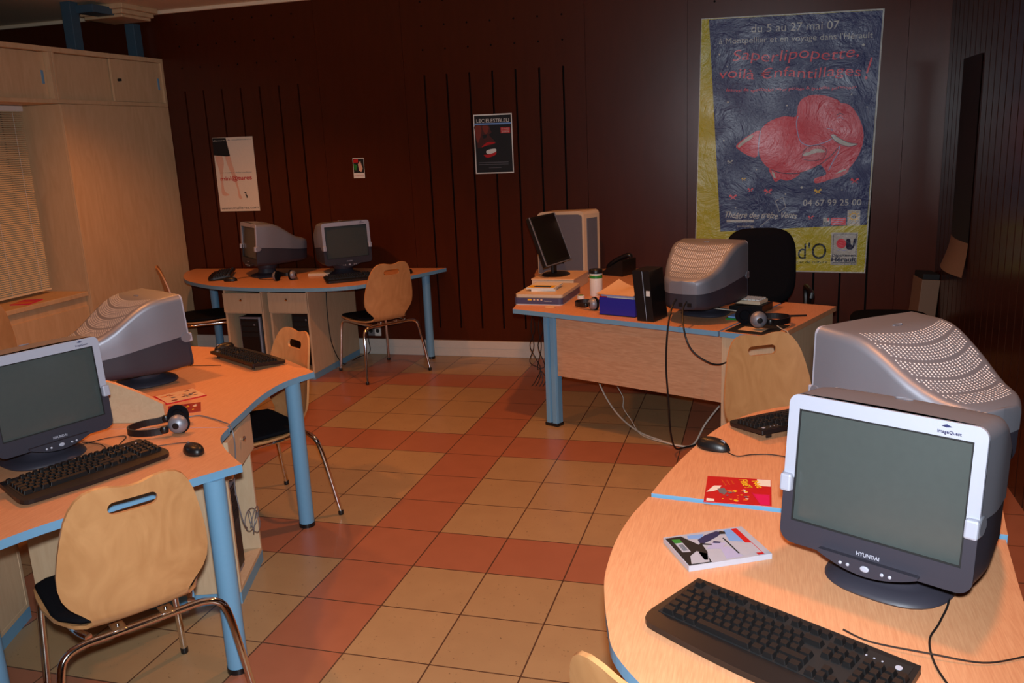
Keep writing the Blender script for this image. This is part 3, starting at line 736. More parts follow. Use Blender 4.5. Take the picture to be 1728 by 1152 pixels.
# ------------------------------------------------------------------ headphones
def make_headphones(loc, yaw, label, tiltx=0):
    t = thing('headphones', loc, yaw, label, 'headphones', 'black and silver headphones')
    # lying on their side: band arc in the horizontal plane, ear cups at +x end
    mb = MB(); P = []
    for k in range(25):
        a = pi / 2 + pi * k / 24; P.append((.085 * math.cos(a) * 1.15, .072 * math.sin(a), .022))
    P = [(.05, .070, .03), (.025, .072, .026)] + P + [(.025, -.072, .024), (.05, -.070, .03)]
    for i in range(len(P) - 1):
        a, b = Vector(P[i]), Vector(P[i + 1]); d = (b - a).normalized(); n_ = Vector((-d.y, d.x, 0)) * .003; zz = Vector((0, 0, .013))
        vs = [a - n_ - zz, a + n_ - zz, a + n_ + zz, a - n_ + zz, b - n_ - zz, b + n_ - zz, b + n_ + zz, b - n_ + zz]
        mb.add([tuple(v) for v in vs], [(0, 1, 5, 4), (1, 2, 6, 5), (2, 3, 7, 6), (3, 0, 4, 7)] + ([(3, 2, 1, 0)] if i == 0 else []) + ([(4, 5, 6, 7)] if i == len(P) - 2 else []), 0, True)
    mb.build('headband', 'black', t)
    for sy, zc, tl in ((1, .042, .25), (-1, .040, -.25)):
        mb = MB(); mb.T = Matrix.Translation((.035, sy * .075, .028)); mb.lathe([(.001, -.015), (.012, -.012), (.016, 0), (.012, .012), (.001, .015)], (0, 0, 0), 14); mb.build('pivot', 'black', t)
        R_ = Matrix.Translation((.085, sy * .062, zc)) @ Matrix.Rotation(sy * -pi / 2 + 0, 4, 'X') @ Matrix.Rotation(tl * 1.2, 4, 'Y')
        mb = MB(); mb.T = R_; mb.lathe([(.012, .030), (.024, .026), (.033, .016), (.036, .004), (.036, -.002)], (0, 0, 0), 28, m=0); e_ = mb.build('ear_cup', 'silver', t, sharp=50)
        mb = MB(); mb.T = R_; mb.lathe([(.001, .0335), (.010, .033), (.0125, .030)], (0, 0, 0), 20); mb.build('cup_centre', 'black', e_)
        mb = MB(); mb.T = R_; mb.lathe([(.034, -.002), (.041, -.005), (.040, -.016), (.026, -.018), (.020, -.010)], (0, 0, 0), 28); mb.build('ear_pad', 'fabric', e_, sharp=60)
    return t
h1 = make_headphones((-.455, -2.185, ZL), D(35), 'black and silver headphones lying before the pale divider on the left desk')
h2 = make_headphones((-1.93, 1.33, ZB), D(-70), 'black and silver headphones between the two monitors on the back desk')
h3 = make_headphones((1.80, -.12, ZD + .008), D(-150), 'silver-cupped headphones lying on the black mouse mat on the large desk')
h3.scale = (1.2, 1.2, 1.2)
h4 = make_headphones((.745, .335, ZD), D(-30), 'silver ear piece poking out beside the blue tray on the large desk')

# ------------------------------------------------------------------ chairs
PATH = [(-.287, .908), (-.286, .903), (-.284, .893), (-.280, .876), (-.273, .848), (-.264, .812), (-.253, .762), (-.243, .705), (-.233, .645), (-.227, .605), (-.222, .568), (-.217, .538), (-.212, .512), (-.204, .486), (-.188, .465), (-.165, .450), (-.13, .443), (-.05, .440), (.04, .440), (.12, .445), (.18, .447), (.215, .443), (.235, .435), (.245, .425)]
HWS = [.060, .098, .125, .145, .163, .178, .191, .203, .212, .213, .207, .192, .168, .142, .136, .15, .18, .215, .228, .228, .222, .20, .17, .12]
def make_chair(loc, yaw, label):
    """local +y is the way the sitter faces"""
    t = thing('wooden_chair', loc, yaw, label, 'chair', 'plywood chairs with chrome legs')
    nu = 14
    def sf(side):
        def f(u, v):
            n = len(PATH) - 1; s = v * n; i = min(int(s), n - 1); fr = s - i
            y = PATH[i][0] * (1 - fr) + PATH[i + 1][0] * fr; z = PATH[i][1] * (1 - fr) + PATH[i + 1][1] * fr; w = HWS[i] * (1 - fr) + HWS[i + 1] * fr
            q = 2 * u - 1; x = q * w
            a, b = PATH[max(i - 0, 0)], PATH[min(i + 1, n)]
            if i == n: a = PATH[n - 1]
            dy, dz = b[0] - a[0], b[1] - a[1]; L = math.hypot(dy, dz); ny, nz = -dz / L, dy / L     # toward sitter / up
            back = 1 - ss(.52, .66, v) if v < 1 else 0
            cur = .030 * (x / .2) ** 2 * back + (.010 * (x / .2) ** 2) * (1 - back)
            dip = -.016 * math.exp(-(x / .06) ** 2) * (1 - ss(0, .2, v))
            th = .0055 * side
            return (x, y + ny * (cur + th), z + nz * (cur + th) + dip)
        return f
    top = MB(); f1, f2 = sf(1), sf(-1); NV = 69
    A = [[f1(i / nu, j / NV) for i in range(nu + 1)] for j in range(NV + 1)]; B_ = [[f2(i / nu, j / NV) for i in range(nu + 1)] for j in range(NV + 1)]
    rs = [A[j] + B_[j][::-1] for j in range(NV + 1)]
    mb = MB(); mb.rings(rs, 0, cap=False); n2 = 2 * (nu + 1)
    for b0 in (0, NV * n2): mb.f += [[b0 + i, b0 + i + 1, b0 + n2 - 2 - i, b0 + n2 - 1 - i] for i in range(nu)]; mb.mi += [0] * nu; mb.sm += [False] * nu
    sh = mb.build('seat_shell', ['ply', 'plyedge'], t, sharp=45)
    for p in sh.data.polygons: pass
    # handle slot cut through the back
    cb = MB(); cb.prism([(p[0], p[1]) for p in rrect(-.068, .068, -.020, .020, .0195)], -.08, .08); cb.v = [(x, -.262 - z, .832 + y) for x, y, z in cb.v]
    cm = bpy.data.objects.new('cut', cb.mesh('cut', ['ply'])); COL.objects.link(cm)
    bm_ = bmesh.new(); bm_.from_mesh(cm.data); bmesh.ops.recalc_face_normals(bm_, faces=bm_.faces); bm_.to_mesh(cm.data); bm_.free()
    bm_ = bmesh.new(); bm_.from_mesh(sh.data); bmesh.ops.recalc_face_normals(bm_, faces=bm_.faces); bm_.to_mesh(sh.data); bm_.free()
    sh.parent = None
    bo = sh.modifiers.new('slot', 'BOOLEAN'); bo.operation = 'DIFFERENCE'; bo.object = cm; bo.solver = 'EXACT'
    dg = bpy.context.evaluated_depsgraph_get(); me = bpy.data.meshes.new_from_object(sh.evaluated_get(dg)); sh.modifiers.clear(); sh.data = me
    COL.objects.unlink(cm); bpy.data.objects.remove(cm); sh.parent = t; sh.name = 'seat_shell'
    # pad
    mb = MB(); rs = []
    for dz, sc in ((.007, .93), (.016, .97), (.026, .95), (.030, .88)):
        ring = []
        for k in range(36):
            a = 2 * pi * k / 36; c, s = math.cos(a), math.sin(a); ff = (abs(c) ** 5 + abs(s) ** 5) ** (-.2)
            py = .028 + .208 * sc * ff * s
            lim = .226 - .062 * ss(-.06, -.185, py) - .04 * ss(.18, .25, py)
            px_ = max(-lim * sc, min(lim * sc, .24 * sc * ff * c)); ring.append((px_, py, .443 + dz + .012 * (px_ / .21) ** 2 + .010 * ss(-.08, -.17, py)))
        rs.append(ring)
    mb.rings(rs, 0); mb.build('seat_pad', 'fabric', t, sharp=50)
    R_ = .0115
    for sx in (-1, 1):
        for nm, pts in (('leg', [(0, -.190, .420), (sx * .10, -.190, .420), (sx * .175, -.192, .420), (sx * .222, -.200, .405), (sx * .244, -.214, .360), (sx * .262, -.240, .22), (sx * .285, -.2725, .014)]),
                        ('leg', [(sx * .15, -.165, .425), (sx * .172, -.08, .425), (sx * .178, .08, .425), (sx * .185, .17, .425), (sx * .196, .215, .415), (sx * .205, .235, .37), (sx * .215, .252, .2), (sx * .226, .2725, .014)])):
            mb = MB(); mb.tube(pts, R_, 12, sub=6); lg = mb.build(nm, 'chrome', t, sharp=60)
            mb = MB(); x, y, z = pts[-1]; mb.lathe([(.0125, 0), (.0135, .004), (.0135, .020), (.0118, .024)], (x, y, 0), 14); mb.build('foot_cap', 'black', lg)
    for x in (-.07, .07):
        mb = MB(); mb.box(x - .02, x + .02, -.205, -.150, .428, .4345); mb.lathe([(.006, .434), (.006, .4395)], (x, -.17, 0), 10); mb.build('clip', 'chrome', t, bevel=.002)
    return t
def yaw_of(fx, fy): return math.atan2(-fx, fy)
ch = make_chair((-1.17, 1.36, 0), yaw_of(-.81, .58), 'plywood chair at the right end of the back desk, back turned to the camera')
dup(ch, (-.155, -2.79, 0), yaw_of(-.82, .57), 'large plywood chair in the lower left foreground, back turned to the camera')
dup(ch, (-.615, -1.31, 0), yaw_of(-.534, -.845), 'plywood chair behind the blue leg of the left desk, seat facing the camera')
dup(ch, (-2.69, 1.20, 0), yaw_of(.77, .64), 'plywood chair seen side-on at the left end of the back desk')
dup(ch, (1.90, -1.22, 0), yaw_of(.5, -.86), 'plywood chair between the large desk and the right desks')
dup(ch, (1.71, -3.32, 0), yaw_of(.50, .85), 'plywood chair whose back top peeks in at the bottom edge by the right desk')
dup(ch, (-2.97, -.71, 0), yaw_of(.6, -.8), 'plywood chair cut by the left edge of the picture, under the window')

# office chair
oc = thing('office_chair', (1.75, 1.22, 0), D(6), 'black office chair with armrests behind the large desk, in front of the big poster', 'chair')
def cushion(mb, w, h, th, n=2.8):
    rs = []
    for y_, sc in ((-th / 2, .80), (-th * .42, .94), (-th * .2, 1), (th * .2, 1), (th * .42, .94), (th / 2, .80)):
        rs.append([(w / 2 * sc * math.cos(a) * (abs(math.cos(a)) ** n + abs(math.sin(a)) ** n) ** (-1 / n), y_, h / 2 * sc * math.sin(a) * (abs(math.cos(a)) ** n + abs(math.sin(a)) ** n) ** (-1 / n)) for a in [2 * pi * k / 48 for k in range(48)]])
    mb.rings(rs, 0)
mb = MB(); mb.T = Matrix.Translation((0, .03, .86)) @ Matrix.Rotation(-.10, 4, 'X'); cushion(mb, .47, .52, .07, 3.6); mb.build('backrest', 'fabric', oc, sharp=70)
mb = MB(); mb.T = Matrix.Translation((0, -.22, .50)) @ Matrix.Rotation(pi / 2, 4, 'X'); cushion(mb, .50, .48, .08, 4); mb.build('seat', 'fabric', oc, sharp=70)
for sx in (-1, 1):
    mb = MB(); mb.tube([(sx * .24, -.15, .47), (sx * .30, -.15, .50), (sx * .305, -.18, .62), (sx * .30, -.25, .715), (sx * .295, -.05, .73), (sx * .30, .0, .70), (sx * .30, -.02, .60), (sx * .27, -.08, .48)], .018, 8, sub=4); mb.build('armrest', 'black', oc)
mb = MB(); mb.tube([(0, -.2, .455), (0, .0, .44), (0, .07, .50), (0, .075, .70)], .02, 8, sub=4); mb.build('back_bracket', 'black', oc)
mb = MB(); mb.lathe([(.03, .10), (.03, .30), (.022, .30), (.022, .46)], (0, -.2, 0), 16); mb.build('column', 'black', oc)
mb = MB()
for k in range(5):
    a = 2 * pi * k / 5 + .3; mb.tube([(.0, -.2, .11), (.15 * math.cos(a), -.2 + .15 * math.sin(a), .10), (.29 * math.cos(a), -.2 + .29 * math.sin(a), .065)], .017, 8)
mb.build('star_base', 'black', oc)
for k in range(5):
    a = 2 * pi * k / 5 + .3; mb = MB(); mb.T = Matrix.Translation((.29 * math.cos(a), -.2 + .29 * math.sin(a), .027)) @ Matrix.Rotation(a, 4, 'Z') @ Matrix.Rotation(pi / 2, 4, 'X'); mb.lathe([(.027, -.02), (.027, .02)], (0, 0, 0), 14); mb.build('castor', 'black', oc)
st = thing('stool', (2.60, 1.36, 0), 0, 'low black padded stool in the dark corner by the right wall', 'stool')
mb = MB(); mb.T = Matrix.Translation((0, 0, .47)) @ Matrix.Rotation(pi / 2, 4, 'X'); cushion(mb, .50, .44, .09, 3); mb.build('seat', 'fabric', st, sharp=70)
for sx in (-1, 1):
    for sy in (-1, 1):
        mb = MB(); mb.tube([(sx * .16, sy * .13, .43), (sx * .19, sy * .16, 0)], .012, 8); mb.build('leg', 'black', st)

# ------------------------------------------------------------------ things on the large desk
Zt = ZD
def LB(yaw, loc): return Matrix.Translation(loc) @ Matrix.Rotation(yaw, 4, 'Z')
sc = thing('scanner', (.247, .385, Zt), D(-3), 'flatbed scanner with tan lid and dark blue front on the large desk', 'scanner')
mb = MB(); mb.prism(rrect(0, .32, 0, .46, .025), .006, .045); mb.build('body', 'scan', sc, bevel=.006)
mb = MB(); mb.prism(rrect(.004, .316, .015, .456, .022), .0455, .066); mb.build('lid', 'beige', sc, bevel=.005)
mb = MB(); mb.prism(rrect(0.003, .317, .002, .456, .025), 0, .006); mb.build('base_strip', 'white', sc)
for k in range(4):
    mb = MB(); mb.box(.105 + k * .024 - (.012 if k == 0 else 0), .118 + k * .024, -.003, .002, .030, .040); mb.build('button', 'yellow' if k == 0 else 'beige', sc, bevel=.001)
mb = MB(); mb.text('CanoScan', (.20, -.0012, .024), (1, 0, 0), (0, 0, 1), .006, width=.05); mb.build('front_lettering', 'white', sc)
def book(name, loc, yaw, w, d, h, mats, label, cat='book', group=None, art=None):
    t = thing(name, loc, yaw, label, cat, group)
    mb = MB(); mb.box(-w / 2 + .002, w / 2 - .003, -d / 2 + .003, d / 2 - .003, .0012, h - .0012); mb.build('pages', 'paper', t)
    mb = MB(); mb.box(-w / 2, w / 2, -d / 2, d / 2, h - .0012, h); mb.box(-w / 2, w / 2, -d / 2, d / 2, 0, .0012); mb.box(-w / 2, -w / 2 + .0015, -d / 2, d / 2, 0, h); mb.build('cover', mats[0], t)
    if art:
        mb = MB(); k = 0
        for (x0, x1, y0, y1, mi) in art: k += 1; mb.box(x0, x1, y0, y1, h + .0002, h + .0004 + .0002 * k, mi)
        mb.build('cover_print', list(mats[1:]), t)
    return t
book('book', (.405, .60, Zt + .0662), D(5), .16, .20, .014, ('paper',), 'white book lying directly on the scanner lid', group='books on the scanner')
book('book', (.40, .60, Zt + .0804), D(-4), .19, .21, .010, ('paper', 'yellow', 'scan', 'green'), 'upper book on the scanner, with yellow and teal cover', group='books on the scanner', art=[(-.085, .085, -.10, -.015, 0), (-.05, .06, -.085, -.03, 1), (-.04, .05, -.05, -.035, 2)])
bx = thing('box_file', (.40, 1.06, Zt), D(-4), 'flat tan box under the small flat-screen monitor on the large desk', 'box')
mb = MB(); mb.box(-.15, .15, -.19, .19, 0, .075); mb.build('body', 'beige', bx, bevel=.003)
mb = MB(); mb.box(-.153, .153, -.193, .193, .0752, .085); mb.build('lid', 'envelope', bx, bevel=.002)
# flat monitor
lc = thing('flat_monitor', (.40, 1.04, Zt + .0852), D(76), 'small black flat-screen monitor tilted back on the tan box', 'monitor')
mb = MB(); mb.lathe([(.11, 0), (.115, .006), (.10, .014), (.03, .018), (.001, .018)], (0, .03, 0), 28, sy=.85); mb.build('base', 'black', lc, sharp=50)
mb = MB(); mb.box(-.028, .028, .035, .055, .012, .14); mb.build('neck', 'black', lc, bevel=.004)
Tm = Matrix.Translation((0, .0, .085)) @ Matrix.Rotation(-.36, 4, 'X')
mb = MB(); mb.T = Tm; mb.box(-.19, .19, 0, .032, 0, .355); mb.build('housing', 'black', lc, bevel=.004)
mb = MB(); mb.T = Tm; mb.box(-.172, .172, -.0015, 0, .028, .34); mb.build('screen', 'lcdglass', lc)
mb = MB(); mb.T = Tm; mb.box(-.191, -.184, -.003, .001, 0, .355); mb.box(.184, .191, -.003, .001, 0, .355); mb.box(-.191, .191, -.003, .001, -.001, .006); mb.build('bezel_trim', 'silver', lc)
mb = MB(); mb.T = Tm; mb.box(-.10, .10, .032, .06, .05, .24); mb.build('back_cover', 'black', lc, bevel=.01)
# big tower on the desk
tw = thing('computer_tower', (.504, 1.389, Zt), math.atan2(-.463, .886) + pi, 'large grey and silver computer tower standing on the large desk', 'computer')
prof = [(0, 0.004), (.46, .004), (.46, .40)] + [(.40 + .06 * math.cos(a), .425 + .05 * math.sin(a)) for a in [k * pi / 12 for k in range(1, 6)]] + [(.40, .477)] + [(.03, .495), (.012, .488), (0, .47)]
mb = MB(); mb.prism([(p[0], p[1]) for p in prof], .008, .192); mb.v = [(x, -z + 0, y) for x, y, z in mb.v]; mb.build('frame', 'beige', tw, bevel=.008, seg=3)
mb = MB(); mb.prism([(.014, .012), (.445, .012), (.445, .405), (.40, .455), (.05, .470), (.02, .463), (.014, .45)], .0, .008); mb.v = [(x, .003 - z * 1, y) for x, y, z in mb.v]
sp_ = mb.build('side_panel', 'tower', tw, bevel=.002); 
mb = MB(); mb.prism([(.014, .012), (.445, .012), (.445, .405), (.40, .455), (.05, .470), (.02, .463), (.014, .45)], .0, .008); mb.v = [(x, -.192 - z, y) for x, y, z in mb.v]
mb.build('side_panel', 'tower', tw, bevel=.002)
mb = MB(); mb.box(-.006, 0.0, -.16, -.04, .03, .44); mb.build('rear_panel', 'tower', tw, bevel=.004)
mb = MB(); mb.box(.20, .212, .003, .0065, .14, .19); mb.box(.19, .30, .003, .0055, .10, .112); mb.build('side_latch', 'blackmat', tw, bevel=.001)
mb = MB(); mb.box(.02, .10, -.18, -.02, 0, .004); mb.box(.34, .42, -.18, -.02, 0, .004); mb.build('foot', 'blackmat', tw)
# phone
ph = thing('desk_phone', (.73, 1.60, Zt), D(-25), 'black desk telephone beside the grey computer tower', 'telephone')
mb = MB(); mb.prism([(-.09, 0), (.09, 0), (.09, .03), (-.07, .12), (-.09, .12)], -.09, .09); mb.v = [(z, x, y) for x, y, z in mb.v]; mb.v = [(p[0], p[1], p[2]) for p in mb.v]; b_ = mb.build('body', 'black', ph, bevel=.006); b_.rotation_euler = (0, 0, pi / 2)
mb = MB(); mb.tube([(.10, -.085, .135), (.085, -.098, .15), (-.02, -.098, .105), (-.085, -.098, .06), (-.10, -.085, .035)], .018, 10, sub=4); o = mb.build('handset', 'black', ph); o.location = (0, .09, 0)
mb = MB(); mb.tube([(.08, .07, .130), (-.02, .07, .088), (-.08, .07, .06)], .0018, 6); mb.build('trim_line', 'silver', ph)
# wipes canister, tape, cap
wc = thing('wipes_canister', (.715, .725, Zt), D(-20), 'white cleaning-wipes canister with black lid and green band on the large desk', 'canister')
mb = MB(); mb.lathe([(.040, 0), (.042, .004), (.042, .148), (.040, .150)], (0, 0, 0), 28); mb.build('body', 'white', wc, sharp=50)
mb = MB(); mb.lathe([(.0424, .118), (.0424, .138)], (0, 0, 0), 28); mb.build('green_band', 'green', wc)
mb = MB(); mb.lathe([(.044, .150), (.044, .170), (.040, .176), (.001, .176)], (0, 0, 0), 28); mb.build('lid', 'black', wc, sharp=50)
mb = MB()
for k in range(7): mb.add([(.0427 * math.sin(a), -.0427 * math.cos(a), .10 - k * .011 + dz) for a, dz in ((-.5, 0), (.5, 0), (.5, .003), (-.5, .003))], [(0, 1, 2, 3)])
mb.build('printed_lines', 'greyprint', wc)
tpz = thing('tape_roll', (.635, .61, Zt), 0, 'small white round tub with green top beside the scanner', 'tub')
mb = MB(); mb.lathe([(.024, 0), (.024, .020), (.022, .022)], (0, 0, 0), 24); mb.build('body', 'white', tpz)
mb = MB(); mb.lathe([(.018, .022), (.018, .0245), (.001, .0245)], (0, 0, 0), 24); mb.build('top', 'green', tpz)
mb = MB(); mb.tube([(0, 0, .003), (.02, .035, .003), (.03, .05, .004)], [.002, .003, .0015], 6); o = mb.build('earphone', 'chrome'); o.location = (.655, .36, Zt); tag(o, 'tiny silver plug lying on the large desk left of the blue tray', 'plug')
mb = MB(); mb.lathe([(.033, 0), (.036, .002), (.033, .004)], (0, 0, 0), 24); o = mb.build('paper_disc', 'envelope'); o.location = (.50, .315, Zt + .0005); tag(o, 'pale round coaster half under the scanner front', 'coaster')
# blue tray with papers
bt = thing('document_tray', (.846, .118, Zt), yD + D(2), 'blue document tray full of papers on the large desk', 'tray')
mb = MB(); mb.box(0, .235, 0, .30, 0, .006); mb.box(0, .235, 0, .005, .006, .105); mb.box(0, .005, .005, .30, .006, .105); mb.box(.23, .235, .005, .30, .006, .105); mb.build('tray', 'blueplastic', bt, bevel=.001)
mb = MB(); mb.box(-.004, .237, -.004, .30, -.0, .004); mb.build('base_edge', 'blackmat', bt)
pp = thing('paper_stack', (.846, .118, Zt + .0062), yD + D(2), 'stack of papers and brochures inside the blue tray', 'papers')
mb = MB(); rr = random.Random(2)
for k in range(12):
    a, b = rr.uniform(-.002, .006), rr.uniform(0, .006); mb.box(.008 + a * .5, .222 + a, .008 + b, .29, k * .0095, k * .0095 + .0085, k % 2)
mb.build('sheets', ['paper', 'lilac'], pp)
mb = MB(); mb.box(-.0, .05, .004, .0062, .092, .104, 0); mb.build('brochure', ['red'], pp)
mb = MB(); mb.grid(lambda u, v: (-.022 + u * .250, -.006 + v * .28, .118 + .055 * (v ** 1.3) * (abs(2 * u - .75) ** 1.3) + .006 * v), 16, 10, 0)
mb.v += [(x, y_, z - .0008) for x, y_, z in mb.v]; nf = len(mb.f); off = len(mb.v) // 2
for f in list(mb.f): mb.f.append([i + off for i in f[::-1]]); mb.mi.append(0); mb.sm.append(True)
mb.build('curled_sheet', 'envelope', pp)
mg = thing('magazine_file', dd(.872, .04, Zt), yD + D(4) + D(0), 'tall black magazine file between the blue tray and the silver monitor', 'file holder')
mb = MB(); mb.prism([(-.004, 0), (.098, 0), (.068, .285), (-.035, .285)], 0, .18); mb.v = [(x, z, y) for x, y, z in mb.v]; mb.build('case', 'black', mg, bevel=.004)
mb = MB(); mb.tube([(.055, -.002, .005), (.026, -.002, .283)], .0015, 5); mb.build('edge_line', 'silver', mg)
mb = MB(); mb.box(.052, .075, -.003, -.001, .145, .175); mb.build('white_label', 'white', mg)
# mouse mat, pen, beige keyboard, discs
mat_T = LB(yD, dd(1.405, .02, Zt))
mb = MB(); mb.T = mat_T; mb.box(0, .245, 0, .27, 0, .003); o = mb.build('mouse_mat', 'blackmat', bevel=.001); tag(o, 'black mouse mat with a pale picture on the right end of the large desk', 'mat')
mb = MB(); mb.T = mat_T; mb.box(.05, .18, .05, .14, .0031, .0036); mb.build('picture', 'envelope', o)
mb = MB(); mb.tube([(*dd(1.50, .46)[:2], Zt + .006), (*dd(1.64, .56)[:2], Zt + .006)], [.006, .0045], 8); o = mb.build('pen', 'black'); tag(o, 'black pen lying right of the mouse mat', 'pen')
bd = thing('phone_base', (*dd(1.20, .52)[:2], Zt), yD, 'black card-reader box under the beige keypad behind the headphones', 'box')
mb = MB(); mb.prism([(0, 0), (.20, 0), (.20, .045), (0, .03)], 0, .15); mb.v = [(x, z, y) for x, y, z in mb.v]; mb.build('body', 'black', bd, bevel=.004)
kp = thing('keypad', (*dd(1.22, .53)[:2], Zt + .045), yD, 'beige keypad on top of the black box beside the monitor', 'keypad')
mb = MB(); mb.box(0, .16, 0, .12, 0, .02); mb.build('body', 'beige', kp, bevel=.003)
for i in range(6):
    for j in range(4): mb = MB(); mb.box(.008 + i * .0245, .029 + i * .0245, .012 + j * .026, .034 + j * .026, .020, .029); mb.build('key', 'white', kp, bevel=.0015)
gb = thing('booklet', (*dd(1.285, .29)[:2], Zt), yD, 'green and blue booklets under the rear of the monitor beside the mat', 'booklet')
mb = MB(); mb.box(0, .095, 0, .14, 0, .008, 0); mb.box(.005, .09, .02, .13, .0082, .016, 1); mb.build('covers', ['green', 'skyblue'], gb, bevel=.001)

# ------------------------------------------------------------------ leaflets and discs
def P4(pts):
    return pts
def quad_thing(name, A, B, Dd, z, h, mats, label, cat, side=0):
    """flat box from corner A, width to B, depth to D (xy)"""
    A, B, Dd = Vector(A), Vector(B), Vector(Dd); w = (B - A).length; d = (Dd - A).length
    yaw = math.atan2((B - A).y, (B - A).x)
    t = thing(name, (A.x, A.y, z), yaw, label, cat)
    mb = MB(); mb.box(0, w, 0, d, 0, h); mb.build('body', mats, t, bevel=.0006); return t, w, d
# DVD case: origin = left near corner; long side right
t, w, d = quad_thing('dvd_case', (1.612, -2.972), (1.797, -2.872), (1.545, -2.832), ZN, .014, 'casec', 'thin clear-edged disc case with a skiing photo cover on the lower right desk', 'disc case')
w, d = .196, .150
def flat(mb, pts, k, m): mb.add([(p[0] * w, p[1] * d, .0142 + .00025 * k) for p in pts], [tuple(range(len(pts)))], m)
mb = MB()
flat(mb, [(.01, .02), (.98, .02), (.98, .98), (.01, .98)], 0, 0)
flat(mb, [(.01, .02), (.30, .02), (.36, .55), (.22, .98), (.01, .98)], 1, 1)
flat(mb, [(.05, .05), (.28, .04), (.34, .30), (.24, .42), (.12, .30)], 2, 0)
flat(mb, [(.28, .1), (.36, .35), (.38, .6), (.34, .62), (.25, .35), (.24, .12)], 2, 1)
flat(mb, [(.36, .60), (.50, .68), (.66, .80), (.76, .92), (.70, .98), (.52, .90), (.38, .78)], 2, 2)
flat(mb, [(.70, .86), (.78, .84), (.80, .92), (.74, .97)], 3, 1)
flat(mb, [(.50, .05), (.72, .05), (.66, .45), (.55, .40)], 1, 3)
flat(mb, [(.74, .60), (.90, .50), (.90, .98), (.80, .98)], 2, 4)
flat(mb, [(.90, .02), (.98, .02), (.98, .98), (.90, .98)], 3, 5)
flat(mb, [(.72, .08), (.88, .06), (.88, .45), (.72, .55)], 2, 0)
flat(mb, [(.83, .10), (.97, .08), (.97, .42), (.88, .46)], 4, 0)
flat(mb, [(.07, .45), (.17, .42), (.17, .82), (.07, .84)], 3, 0); flat(mb, [(.07, .76), (.17, .75), (.17, .88), (.07, .90)], 4, 6)
for k in range(6): flat(mb, [(.095 + .01 * k, .48), (.100 + .01 * k, .48), (.100 + .01 * k, .70), (.095 + .01 * k, .70)], 5, 1)
flat(mb, [(.69, .15), (.71, .15), (.71, .72), (.69, .72)], 3, 1)
flat(mb, [(.38, .45), (.56, .38), (.68, .55), (.50, .62)], 1.5, 3); flat(mb, [(.28, .86), (.44, .80), (.52, .95), (.30, .97)], 1.5, 4); flat(mb, [(.52, .60), (.60, .56), (.63, .60), (.55, .66)], 3, 2); flat(mb, [(.34, .62), (.48, .54), (.50, .57), (.38, .66)], 2.5, 1)
mb.build('cover_print', ['casec', 'blackmat', 'navyprint', 'lilac', 'skyblue', 'red', 'green'], t)
# red leaflet
t, w, d = quad_thing('leaflet', (1.620, -2.588), (1.798, -2.588), (1.634, -2.403), ZR, .0015, 'red', 'red leaflet with yellow lettering lying across the seam of the right desks', 'leaflet')
def fl2(mb, pts, k, m): mb.add([(p[0] * w, p[1] * d, .0017 + .0002 * k) for p in pts], [tuple(range(len(pts)))], m)
mb = MB(); w, d = .178, .186
fl2(mb, [(.78, .72), (.99, .72), (.99, .98), (.78, .98)], 1, 0)
fl2(mb, [(.72, .40), (.97, .40), (.97, .02), (.84, .02)], 1, 1)
fl2(mb, [(.02, .36), (.12, .62), (.24, .64), (.20, .48), (.12, .40)], 1, 0)
fl2(mb, [(.18, .50), (.28, .56), (.34, .42), (.30, .30), (.22, .36)], 2, 4)
rr = random.Random(7)
for k in range(26):
    x, y_ = rr.uniform(.28, .66), rr.uniform(.08, .52); s1 = rr.uniform(.015, .05)
    fl2(mb, [(x + s1 * math.cos(a) * rr.uniform(.6, 1), y_ + s1 * math.sin(a) * rr.uniform(.4, 1)) for a in (0, 1.2, 2.4, 3.6, 4.9)], 3 + k * .1, (2, 3, 0, 3, 4)[k % 5])
fl2(mb, [(.04, .03), (.16, .03), (.15, .12), (.04, .13)], 2, 0)
rdir, udir = (.30, -.95, 0), (.95, .30, 0)
mb.text('Net', (.70 * w, .88 * d, .003), rdir, udir, .018, width=.052, m=2, bold=.03); mb.text('en', (.635 * w, .72 * d, .003), rdir, udir, .011, width=.018, m=2, bold=.03)
mb.text("F\u00eate !", (.50 * w, .90 * d, .003), rdir, udir, .022, width=.060, m=2, bold=.03)
for k in range(3): mb.text('multimedia', (.22 * w + .013 * k, .86 * d, .0028), rdir, udir, .006, width=.045 - .008 * k, m=3)
mb.text('internet', (.70 * w, .44 * d, .0028), rdir, udir, .006, width=.035, m=1)
mb.build('cover_print', ['paper', 'magenta', 'yellow', 'orange', 'greyprint'], t)
# left desk leaflets
t, w, d = quad_thing('comic_case', (-.655, -1.87), (-.555, -1.72), (-.79, -1.78), ZL, .005, 'red', 'red-spined booklet with cream cover beside the divider on the left desk', 'booklet')
mb = MB(); w, d = .18, .16
mb.box(.012, w - .002, .004, d - .004, .0051, .0056, 0)
rr = random.Random(3)
for k in range(16):
    x, y_ = rr.uniform(.03, .16), rr.uniform(.02, .13); s1 = rr.uniform(.004, .014); mb.add([(x + s1 * 1.6 * math.cos(a) * rr.uniform(.6, 1), y_ + s1 * math.sin(a) * rr.uniform(.4, 1), .0058 + .0001 * k) for a in (0, 1.2, 2.4, 3.6, 4.9)], [(0, 1, 2, 3, 4)], (1, 2, 3, 1)[k % 4])
mb.text('MPH', (.12, .03, .0078), (0, 1, 0), (-1, 0, 0), .016, width=.05, m=3)
mb.build('cover_print', ['envelope', 'skind', 'orange', 'greyprint'], t)
t, w, d = quad_thing('leaflet', (-.545, -2.0), (-.44, -1.925), (-.63, -1.885), ZL, .0015, 'darkred', 'small dark red leaflet at the end of the divider on the left desk', 'leaflet')
mb = MB(); rr = random.Random(5)
